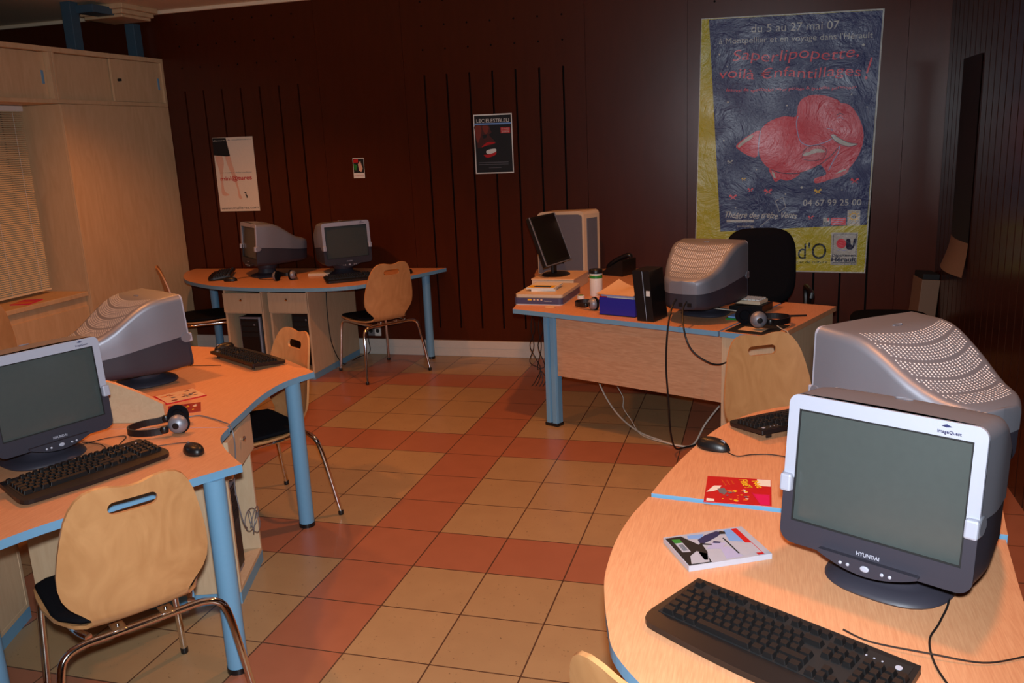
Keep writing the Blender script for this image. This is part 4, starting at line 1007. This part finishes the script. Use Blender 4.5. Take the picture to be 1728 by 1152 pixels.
for k in range(12):
    x, y_ = rr.uniform(.02, .11), rr.uniform(.02, .12); s1 = rr.uniform(.004, .010); mb.add([(x + s1 * math.cos(a), y_ + s1 * math.sin(a), .0017 + .0001 * k) for a in (0, 1.2, 2.4, 3.6, 4.9)], [(0, 1, 2, 3, 4)], k % 3)
mb.build('cover_print', ['yellow', 'paper', 'orange'], t)
mb = MB(); mb.box(-.09, .09, -.05, .05, 0, .025); o = mb.build('small_box', 'beige', bevel=.004); o.location = (-1.72, 1.50, ZB); o.rotation_euler = (0, 0, .3); tag(o, 'small beige box beside the right monitor on the back desk', 'box')

# ------------------------------------------------------------------ cables
g = None
cable('mouse_cable', [(1.668, -2.215, ZR + .008), (1.70, -2.235, ZR + .004), (1.74, -2.215, ZR + .004), (1.80, -2.205, ZR + .004), (1.88, -2.23, ZR + .004), (1.96, -2.24, ZR + .004)], 'thin black cable of the mouse on the far right desk', .0018)
cable('monitor_cable', [(2.14, -2.93, ZN + .06), (2.155, -2.99, ZN + .01), (2.12, -3.09, ZN + .004), (2.09, -3.16, ZN + .004), (2.085, -3.24, ZN + .004), (2.10, -3.32, ZN + .004), (2.13, -3.42, ZN + .004)], 'black cable dropping from the lower right monitor and curving toward the keyboard', .0022)
cable('keyboard_cable', [(1.93, -3.17, ZN + .012), (1.98, -3.195, ZN + .006), (2.08, -3.218, ZN + .009), (2.17, -3.223, ZN + .005), (2.24, -3.19, ZN + .004), (2.27, -3.17, ZN + .004)], 'thin black keyboard cable running right across the lower right desk', .0018)
cable('mouse_cable', [(-.205, -2.315, ZL + .010), (-.225, -2.285, ZL + .004), (-.27, -2.285, ZL + .004), (-.33, -2.325, ZL + .004), (-.40, -2.36, ZL + .004), (-.48, -2.34, ZL + .004)], 'thin black cable from the mouse to behind the lower left keyboard', .0018)
cable('keyboard_cable', [(-.45, -2.43, ZL + .01), (-.50, -2.33, ZL + .004), (-.54, -2.252, ZL + .004), (-.60, -2.29, ZL + .004), (-.64, -2.36, ZL + .004), (-.68, -2.41, ZL + .004)], 'thin black looped cable between the left-edge monitor and the divider', .0018)
cable('audio_cable', [(-.66, -2.34, ZL + .004), (-.57, -2.35, ZL + .004), (-.50, -2.40, ZL + .004), (-.465, -2.47, ZL + .004), (-.49, -2.51, ZL + .004)], 'thin black cable curling behind the rear edge of the lower left keyboard', .0018)
cable('keyboard_cable', [(-.80, -1.25, ZL + .006), (-.88, -1.26, ZL + .004), (-.97, -1.27, ZL + .004), (-1.06, -1.26, ZL + .004)], 'thin black cable from the far keyboard to the side-on left monitor', .0018)
cable('power_cable', [(1.315, -.115, ZD + .14), (1.30, -.22, ZD + .11), (1.285, -.29, ZD + .0), (1.275, -.27, .55), (1.285, -.25, .35), (1.29, -.19, .15), (1.31, -.12, .03), (1.36, -.04, .008), (1.45, .05, .008)], 'thick black power cable hanging from the monitor to the floor before the large desk', .0052)
cable('video_cable', [(1.38, -.10, ZD + .14), (1.36, -.23, ZD + .10), (1.38, -.34, ZD + .0), (1.42, -.35, .66), (1.50, -.345, .60), (1.56, -.31, .58), (1.62, -.28, .60)], 'black video cable looping from the monitor back under the large desk', .0045)
cable('network_cable', [(.66, .70, .50), (.70, .62, .33), (.78, .52, .16), (.90, .38, .05), (1.05, .20, .008), (1.20, .06, .008), (1.32, -.02, .008), (1.40, .02, .008), (1.46, .12, .10), (1.54, .10, .22)], 'grey-white cable sagging to the floor under the large desk', .0055, 'cablew')
cable('network_cable', [(.78, .62, .45), (.86, .50, .25), (.93, .42, .15), (.94, .36, .10), (1.0, .28, .05), (1.08, .14, .008), (1.22, .03, .008), (1.34, -.01, .006)], 'thinner white cable beside the thick one under the large desk', .003, 'cablew')
cable('headset_cable', [(1.42, .12, ZD + .06), (1.52, .06, ZD + .055), (1.63, .02, ZD + .05), (1.72, -.04, ZD + .045), (1.80, -.10, ZD + .03), (1.86, -.20, ZD + .006), (1.895, -.29, ZD + .004), (1.90, -.335, ZD - .04), (1.89, -.345, .62), (1.87, -.34, .52)], 'white cable hanging over the right corner of the large desk', .0032, 'cablew')
for k, off in enumerate(((0, 0), (.03, .02), (.06, -.02), (.085, .03))):
    x0 = .17 + off[0]
    cable('power_cable', [(x0 + .02, 1.10 + off[1], ZD - .03), (x0 - .01, 1.08 + off[1], .62), (x0 + .03 * (-1) ** k, 1.06, .45), (x0 - .01, 1.05, .32), (x0 + .04 * (-1) ** k, 1.03, .22 - .02 * k), (x0 + .07 - .03 * k, 1.02, .15), (x0 + .03, 1.0, .06 + .01 * k), (x0 + .005, .99, .03)], 'black cables bunched behind the blue leg of the large desk', .0032, group='bunched cables behind the large desk leg')
cable('mouse_cable', [(-2.36, 1.26, ZB + .008), (-2.33, 1.40, ZB + .004), (-2.22, 1.36, ZB + .004), (-2.12, 1.27, ZB + .004), (-2.0, 1.28, ZB + .004), (-1.97, 1.25, ZB + .004)], 'thin black cable winding before the left monitor on the back desk', .002)
cable('power_cable', [(-1.53, 1.895, .20), (-1.50, 1.84, .14), (-1.48, 1.80, .04), (-1.56, 1.72, .008), (-1.58, 1.5, .01), (-1.585, 1.35, .20), (-1.59, 1.32, .45), (-1.59, 1.34, .70)], 'black cable looping from the wall socket to the back desk cabinet', .004)
# sockets
so = thing('wall_socket', (-1.47, WY - .001, .205), 0, 'pair of wall sockets, one dark and one white, low behind the back desk chair', 'socket')
mb = MB(); mb.box(-.062, .002, -.014, 0, -.045, .045); mb.build('dark_plate', 'greyprint', so, bevel=.003)
mb = MB(); mb.box(.004, .062, -.014, 0, -.045, .045); mb.build('white_plate', 'white', so, bevel=.003)
for x, mt_ in ((-.03, 'blackmat'), (.033, 'blackmat')):
    mb = MB(); mb.T = Matrix.Translation((x, -.014, 0)) @ Matrix.Rotation(pi / 2, 4, 'X'); mb.lathe([(.018, 0), (.018, .002), (.001, .002)], (0, 0, 0), 16); mb.build('outlet', mt_, so)

# ------------------------------------------------------------------ posters
def homog(src):
    dst = [(0, 1), (1, 1), (1, 0), (0, 0)]; A = []; b = []
    for (x, y), (u, v) in zip(src, dst): A += [[x, y, 1, 0, 0, 0, -u * x, -u * y], [0, 0, 0, x, y, 1, -v * x, -v * y]]; b += [u, v]
    h = np.linalg.solve(np.array(A, float), np.array(b, float))
    return lambda x, y: ((h[0] * x + h[1] * y + h[2]) / (h[6] * x + h[7] * y + 1), (h[3] * x + h[4] * y + h[5]) / (h[6] * x + h[7] * y + 1))
class Poster:
    """flat sheet on a wall: artwork coordinates are mapped onto the sheet"""
    def __init__(s, name, org, w, h, rot, src, label, mats, normal='y'):
        s.w, s.h = w, h; s.H = homog(src); s.mats = mats; s.t = thing(name, org, 0, label, 'poster')
        s.t.rotation_euler = (0, rot, 0) if normal == 'y' else (0, 0, 0)
        mb = MB(); mb.box(0, w, -.0012, 0, 0, h); s.sheet = mb.build('paper', mats[0], s.t)
        s.k = 0
    def pt(s, x, y, k): u, v = s.H(x, y); return (u * s.w, -.0016 - .0005 * k, v * s.h)
    def poly(s, mb, pts, k, m):
        mb.add([s.pt(x, y, k) for x, y in pts], [tuple(range(len(pts)))], m)
    def line(s, mb, pts, wd, k, m):
        P = [Vector(s.pt(x, y, k)) for x, y in pts]; L = []; R_ = []
        for i, p in enumerate(P):
            dv = (P[min(i + 1, len(P) - 1)] - P[max(i - 1, 0)]).normalized(); n_ = Vector((-dv.z, 0, dv.x)) * wd / 2
            L.append(tuple(p + n_)); R_.append(tuple(p - n_))
        n = len(P); mb.add(L + R_, [(i, i + 1, n + i + 1, n + i) for i in range(n - 1)], m)
    def text(s, mb, txt, a, b, hgt, k, m, shear=0, jit=0, bold=0):
        A, B = Vector(s.pt(*a, k)), Vector(s.pt(*b, k)); d_ = (B - A); L = d_.length; d_.normalize(); up = Vector((-d_.z, 0, d_.x))
        h0 = abs(Vector(s.pt(a[0], a[1] - hgt, k)).z - A.z)
        mb.text(txt, A, d_, up, h0, width=L, m=m, shear=shear, jit=jit, bold=bold)
    def circ(s, mb, x, y, r, k, m, ry=None, n=16): s.poly(mb, [(x + r * math.cos(2 * pi * i / n), y + (ry or r) * math.sin(2 * pi * i / n)) for i in range(n)], k, m)
def catm(pts, n=4, closed=True):
    out = []; N_ = len(pts)
    for i in range(N_ if closed else N_ - 1):
        g_ = lambda j: Vector(pts[j % N_]) if closed else Vector(pts[max(0, min(N_ - 1, j))])
        p0, p1, p2, p3 = g_(i - 1), g_(i), g_(i + 1), g_(i + 2)
        for k in range(n):
            t = k / n; q = 0.5 * ((2 * p1) + (p2 - p0) * t + (2 * p0 - 5 * p1 + 4 * p2 - p3) * t * t + (3 * p1 - p0 - 3 * p2 + p3) * t ** 3); out.append((q.x, q.y))
    if not closed: out.append(tuple(pts[-1]))
    return out
bp_ = Poster('poster', (1.262, WY - .001, .735), 1.226, 1.825, D(1.3), [(82, 72), (822, 40), (768, 1103), (78, 1090)], 'huge blue and lime theatre poster with a red elephant on the back wall', ['p_white'])
mb = MB(); bp_.poly(mb, [(84, 75), (814, 46), (764, 1098), (82, 1086)], 0, 0); bp_.poly(mb, [(113, 76), (815, 47), (771, 908), (180, 936)], 1, 1)
bp_.poly(mb, [(815, 47), (821, 42), (768, 1102), (764, 1098)], 1, 2)
mb.build('printed_field', ['p_lime', 'p_navy', 'p_white'], bp_.t)
mb = MB()
body = [(328, 545), (345, 510), (380, 485), (430, 470), (475, 472), (482, 430), (500, 400), (540, 385), (590, 388), (640, 405), (655, 418), (685, 424), (712, 450), (737, 495), (749, 540), (745, 590), (725, 640), (690, 685), (645, 712), (600, 733), (560, 741), (557, 722), (590, 712), (603, 700), (585, 672), (570, 667), (540, 685), (490, 698), (420, 697), (380, 685), (345, 655), (328, 610)]
bp_.poly(mb, catm(body, 3), 3, 0)
bp_.poly(mb, catm([(235, 590), (260, 565), (290, 545), (331, 527), (327, 580), (322, 632), (290, 630), (255, 610)], 3), 3, 0)
bp_.poly(mb, catm([(372, 682), (385, 712), (398, 735), (420, 724), (440, 730), (470, 723), (497, 698), (430, 690)], 3), 2, 0)
bp_.poly(mb, catm([(615, 725), (640, 690), (690, 673), (690, 695), (660, 715)], 3), 2, 3)
bp_.circ(mb, 551, 617, 48, 4, 3, 31)
bp_.poly(mb, catm([(507, 630), (515, 618), (530, 616), (545, 606), (565, 602), (588, 606), (594, 617), (560, 618), (530, 628)], 3), 5, 1)
bp_.poly(mb, catm([(617, 548), (630, 545), (648, 558), (690, 578), (727, 584), (690, 592), (655, 582), (628, 564)], 3), 6, 1)
bp_.poly(mb, [(240, 590), (262, 568), (290, 548), (306, 546), (298, 560), (270, 578), (248, 597)], 4, 1)
bp_.poly(mb, [(640, 704), (655, 692), (672, 686), (684, 682), (680, 690), (660, 698)], 4, 1)
bp_.poly(mb, [(384, 690), (394, 700), (400, 722), (392, 718), (384, 702)], 4, 1)
for ln, wd, mm in (([(484, 470), (478, 500), (487, 550), (502, 578), (540, 590), (595, 576), (625, 560)], .006, 4), ([(333, 530), (327, 580), (325, 632)], .006, 4), ([(380, 685), (420, 698), (490, 700), (560, 675), (610, 640), (652, 595)], .005, 2),
                   ([(655, 590), (648, 620), (628, 655), (612, 690)], .006, 4), ([(640, 468), (652, 460), (666, 466)], .004, 2), ([(640, 480), (655, 476), (666, 482)], .004, 4), ([(603, 520), (620, 524), (622, 532)], .004, 4),
                   ([(503, 640), (510, 612), (530, 595), (570, 588), (600, 605), (590, 640), (550, 650), (510, 645)], .003, 2), ([(617, 548), (630, 545), (648, 558), (690, 578), (727, 584), (690, 594), (655, 584), (628, 564), (617, 548)], .003, 2)):
    bp_.line(mb, catm(ln, 5, False), wd, 7, mm)
mb.build('elephant_picture', ['p_red', 'p_white', 'p_line', 'p_pink', 'p_pale'], bp_.t)
def part(name, mats, fn, P=bp_):
    mb = MB(); fn(mb); return mb.build(name, mats, P.t)
def fly(mb, x, y, s1, m_):
    bp_.poly(mb, catm([(x, y - s1 * .2), (x - s1 * .9, y - s1), (x - s1 * 1.3, y - s1 * .2), (x - s1 * .4, y), (x - s1 * 1.1, y + s1 * .9), (x, y + s1 * .3), (x + s1 * 1.1, y + s1 * .8), (x + s1 * .4, y), (x + s1 * 1.3, y - s1 * .5), (x + s1 * .8, y - s1)], 3), 3, 0)
    bp_.line(mb, [(x, y - s1), (x, y + s1)], .004, 4, 1)
for x, y, s1, m_ in ((228, 797, 12, 0), (298, 768, 9, 0), (370, 775, 13, 0), (571, 775, 12, 1), (718, 733, 13, 0), (545, 880, 9, 0), (270, 725, 7, 1), (213, 655, 9, 2)):
    part('butterfly', [('p_hand', 'p_yel', 'p_white')[m_], 'p_line'], lambda mb: fly(mb, x, y, s1, m_))
for x, y, r_ in ((740, 186, 6), (159, 218, 4), (198, 412, 4), (697, 385, 3), (505, 758, 5), (440, 784, 3), (192, 268, 3), (438, 427, 3), (760, 435, 3), (668, 768, 3), (320, 685, 3), (185, 567, 3), (240, 840, 3)):
    part('star', ['p_white'], lambda mb: bp_.circ(mb, x, y, r_, 3, 0, n=8))
part('square_outline', ['p_white'], lambda mb: bp_.line(mb, [(400, 812), (430, 797), (443, 838), (417, 855), (400, 812)], .004, 3, 0))
part('string_line', ['p_white'], lambda mb: bp_.line(mb, [(395, 870), (340, 915)], .003, 3, 0))
part('paper_corner', ['p_white'], lambda mb: bp_.poly(mb, [(285, 932), (310, 918), (325, 926), (325, 934)], 3, 0))
W1 = ['p_white']
part('date_lettering', W1, lambda mb: bp_.text(mb, 'du 5 au 27 mai 07', (286, 131), (640, 119), 33, 3, 0))
part('place_lettering', W1, lambda mb: bp_.text(mb, "\u00e0 Montpellier et en voyage dans l'H\u00e9rault", (156, 176), (777, 157), 23, 3, 0))
part('phone_number', W1, lambda mb: bp_.text(mb, '04 67 99 25 00', (512, 832), (746, 830), 25, 3, 0))
part('theatre_name', W1, lambda mb: bp_.text(mb, 'Th\u00e9\u00e2tre des treize Vents', (198, 880), (490, 882), 24, 3, 0, shear=.35, jit=.12, bold=.015))
part('white_bar', W1, lambda mb: bp_.poly(mb, [(204, 888), (315, 888), (315, 898), (204, 898)], 3, 0))
part('town_lettering', W1, lambda mb: bp_.text(mb, 'montpellier', (248, 918), (316, 917), 9, 3, 0))
def logo1(mb):
    bp_.poly(mb, [(595, 880), (620, 880), (620, 910), (595, 910)], 3, 0); bp_.poly(mb, [(597, 898), (618, 898), (618, 908), (597, 908)], 4, 1); bp_.poly(mb, [(612, 881), (619, 881), (619, 892), (612, 892)], 4, 2)
part('state_logo', ['p_white', 'p_line', 'p_hand'], logo1)
def logo2(mb):
    bp_.poly(mb, [(627, 880), (686, 880), (686, 909), (627, 909)], 3, 0)
    for k in range(3): bp_.line(mb, [(632, 887 + 8 * k), (680 - 6 * k, 887 + 8 * k)], .004, 4, 1)
part('red_logo', ['p_hand', 'p_pale'], logo2)
def logo3(mb):
    bp_.poly(mb, [(692, 849), (743, 849), (743, 912), (692, 912)], 3, 0)
    bp_.line(mb, catm([(717 + 15 * math.cos(a), 875 + 13 * math.sin(a)) for a in [2 * pi * k / 10 for k in range(10)]] + [(732, 875)], 2, False), .007, 4, 1)
    for k in range(10): a = 2 * pi * k / 10; bp_.line(mb, [(717 + 19 * math.cos(a), 875 + 17 * math.sin(a)), (717 + 24 * math.cos(a), 875 + 22 * math.sin(a))], .005, 4, 1)
    bp_.text(mb, 'm', (708, 881), (726, 881), 12, 5, 2, bold=.03); bp_.text(mb, 'Montpellier', (696, 908), (739, 908), 5, 5, 1)
part('sun_logo', ['p_white', 'p_yel', 'p_line'], logo3)
part('venue_name', ['p_black'], lambda mb: bp_.text(mb, "Domaine d'O", (190, 1047), (610, 1045), 62, 3, 0))
part('venue_line', ['p_black'], lambda mb: bp_.text(mb, "Domaine d\u00e9partemental d'art et de culture", (250, 1066), (614, 1063), 11, 3, 0))
def logo4(mb):
    bp_.poly(mb, [(630, 939), (736, 939), (733, 1070), (628, 1070)], 3, 0)
    bp_.line(mb, [(637, 1025), (638, 946), (730, 946), (729, 1025)], .004, 4, 1)
    bp_.circ(mb, 670, 984, 20, 5, 2); bp_.poly(mb, catm([(690, 968), (705, 966), (708, 985), (716, 990), (720, 966), (732, 966), (718, 1004), (700, 1008), (690, 1000)], 3), 4, 1)
    bp_.line(mb, [(655, 1012), (668, 1008), (680, 1012), (694, 1009)], .006, 4, 3)
    bp_.text(mb, 'D\u00e9partement', (633, 1036), (733, 1036), 11, 4, 1, bold=.02); bp_.text(mb, 'H\u00e9rault', (631, 1056), (732, 1056), 17, 4, 1, bold=.04)
    bp_.line(mb, [(631, 1060), (732, 1060)], .004, 4, 1); bp_.text(mb, 'Conseil G\u00e9n\u00e9ral', (633, 1068), (731, 1068), 6, 4, 1)
part('council_logo', ['p_white', 'p_line', 'p_hand', 'p_pale'], logo4)
H1 = ['p_hand']
part('title_first_line', H1, lambda mb: bp_.text(mb, 'Saperlipopette,', (214, 248), (722, 236), 44, 3, 0, shear=.1, jit=.14, bold=-.005))
part('title_second_line', H1, lambda mb: bp_.text(mb, 'voil\u00e0 \u20acnfantillages', (160, 318), (732, 310), 40, 3, 0, shear=.05, jit=.12, bold=-.005))
part('exclamation_mark', H1, lambda mb: (bp_.line(mb, [(775, 236), (768, 262), (756, 300)], .012, 3, 0), bp_.circ(mb, 754, 318, 6, 3, 0)))
part('subtitle', H1, lambda mb: bp_.text(mb, 'festival de spectacles pour petites & grandes personnes', (190, 370), (716, 360), 12, 3, 0, jit=.2))
# dance poster
dp = Poster('poster', (-2.868, WY - .001, 1.262), .398, .635, D(.2), [(135, 185), (612, 155), (690, 1005), (218, 1022)], 'cream dance poster with blurred bare legs and red lettering on the back wall', ['ivory'])
mb = MB()
dp.poly(mb, [(137, 187), (295, 180), (322, 290), (345, 385), (300, 390), (150, 382)], 0, 0)
dp.poly(mb, catm([(165, 388), (250, 390), (268, 480), (256, 580), (258, 700), (275, 790), (330, 830), (245, 832), (232, 700), (215, 560)], 3), 0, 1)
dp.poly(mb, catm([(285, 392), (345, 392), (365, 470), (395, 560), (430, 700), (455, 810), (478, 865), (440, 862), (424, 760), (380, 640), (325, 520)], 3), 0, 1)
dp.poly(mb, [(500, 797), (520, 790), (530, 800), (528, 815), (545, 840), (540, 865), (533, 862), (530, 842), (518, 830), (520, 806)], 1, 0)
mb.build('picture', ['blackmat', 'skin'], dp.t)
part('title_lettering', ['red'], lambda mb: dp.text(mb, 'mini@tures', (228, 670), (600, 645), 45, 2, 0, bold=.02), dp)
part('small_lettering', ['greyprint'], lambda mb: dp.text(mb, 'une mod\u00e8le \u00e0 didier mulleras', (222, 585), (597, 567), 13, 2, 0), dp)
part('web_address', ['blackmat'], lambda mb: dp.text(mb, 'www.mulleras.com', (232, 1000), (673, 978), 30, 2, 0), dp)
part('top_lettering', ['greyprint', 'paper'], lambda mb: (dp.text(mb, '& multim\u00e9dia', (318, 212), (602, 192), 14, 2, 0), dp.text(mb, 'danse', (146, 224), (285, 214), 14, 2, 1)), dp)
# film poster
fp_ = Poster('poster', (-.467, WY - .001, 1.515), .318, .46, D(.3), [(1248, 85), (1625, 62), (1653, 627), (1283, 642)], 'black film poster with a red-lit face and white border on the back wall', ['paper'])
mb = MB()
fp_.poly(mb, [(1257, 97), (1616, 76), (1643, 617), (1292, 631)], 0, 0)
fp_.poly(mb, catm([(1262, 190), (1330, 183), (1400, 186), (1418, 225), (1430, 250), (1405, 270), (1430, 300), (1475, 345), (1440, 365), (1350, 385), (1300, 400), (1290, 330), (1268, 250)], 3), 1, 1)
fp_.poly(mb, catm([(1340, 190), (1400, 195), (1392, 250), (1370, 265), (1350, 235)], 3), 2, 2); fp_.poly(mb, catm([(1270, 200), (1320, 190), (1330, 260), (1300, 350), (1278, 300)], 3), 2, 2)
fp_.poly(mb, catm([(1335, 392), (1378, 350), (1420, 338), (1468, 345), (1440, 358), (1385, 372)], 3), 3, 3)
fp_.poly(mb, catm([(1358, 462), (1400, 458), (1440, 440), (1480, 430), (1470, 460), (1420, 482), (1385, 486)], 3), 3, 3)
fp_.poly(mb, catm([(1382, 425), (1420, 408), (1472, 402), (1476, 428), (1440, 446), (1392, 452)], 3), 4, 4)
fp_.poly(mb, [(1340, 275), (1385, 270), (1380, 300), (1350, 310)], 3, 0)
fp_.poly(mb, [(1259, 168), (1620, 150), (1621, 164), (1260, 182)], 2, 5)
fp_.poly(mb, [(1517, 199), (1610, 194), (1613, 250), (1520, 256)], 2, 3)
mb.build('picture', ['blackmat', 'skinm', 'skind', 'red', 'paper', 'skyblue'], fp_.t)
part('title_lettering', ['paper'], lambda mb: fp_.text(mb, 'LECIELESTBLEU', (1283, 160), (1600, 145), 34, 4, 0), fp_)
for k in range(3): part('date_lettering', ['paper'], lambda mb: fp_.text(mb, ('15 octobre', '15 novembre', '2006')[k], (1526, 214 + 17 * k), (1604, 210 + 17 * k), 10, 4, 0), fp_)
part('credit_lines', ['greyprint'], lambda mb: (fp_.line(mb, [(1310, 538), (1600, 524)], .004, 4, 0), fp_.line(mb, [(1310, 555), (1600, 545)], .003, 4, 0), fp_.line(mb, [(1410, 583), (1530, 578)], .003, 4, 0)), fp_)
# small card
sm = Poster('card', (-1.545, WY - .001, 1.512), .102, .165, D(.3), [(82, 506), (202, 501), (213, 691), (92, 695)], 'tiny picture card with white lower strip on the plain wall panel', ['paper'])
sm.t['category'] = 'card'
mb = MB(); sm.poly(mb, [(87, 512), (200, 508), (206, 640), (94, 645)], 0, 0); sm.poly(mb, [(90, 520), (140, 515), (142, 545), (92, 550)], 1, 1); sm.poly(mb, [(140, 560), (165, 530), (190, 600), (175, 635), (150, 620)], 1, 2); sm.poly(mb, [(95, 560), (130, 570), (120, 620), (98, 610)], 1, 3)
mb.build('picture', ['blackmat', 'red', 'skin', 'green'], sm.t); mb = MB(); sm.text(mb, 'programme', (102, 672), (200, 668), 10, 1, 0); mb.build('lettering', ['red'], sm.t)
# curled poster on the right wall
cp = thing('poster', (2.949, 1.15, 1.50), 0, 'dark poster with pale curling bottom strip on the right wall', 'poster')
def curl(u, v):
    bulge = .030 * math.sin(pi * u) * (1 - v) ** 2 + .055 * (max(0, .16 - v) / .16) ** 1.5 * (1 - u * .6)
    return (-.004 - bulge, .25 - .50 * u, -.66 + 1.30 * v)
def sheet(mb, fn, nu, nv, m): 
    mb.grid(fn, nu, nv, m); mb.grid(lambda u, v: (fn(1 - u, v)[0] + .0012, fn(1 - u, v)[1], fn(1 - u, v)[2]), nu, nv, m)
mb = MB(); sheet(mb, lambda u, v: curl(u, .16 + .84 * v), 10, 24, 0); mb.build('dark_sheet', 'blackmat', cp)
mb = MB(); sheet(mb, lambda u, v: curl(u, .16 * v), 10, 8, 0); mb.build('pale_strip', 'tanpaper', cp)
# leaning carton
o = thing('carton', (2.83, 1.76, 0), D(8), 'narrow pale carton leaning in the corner by the right wall', 'carton')
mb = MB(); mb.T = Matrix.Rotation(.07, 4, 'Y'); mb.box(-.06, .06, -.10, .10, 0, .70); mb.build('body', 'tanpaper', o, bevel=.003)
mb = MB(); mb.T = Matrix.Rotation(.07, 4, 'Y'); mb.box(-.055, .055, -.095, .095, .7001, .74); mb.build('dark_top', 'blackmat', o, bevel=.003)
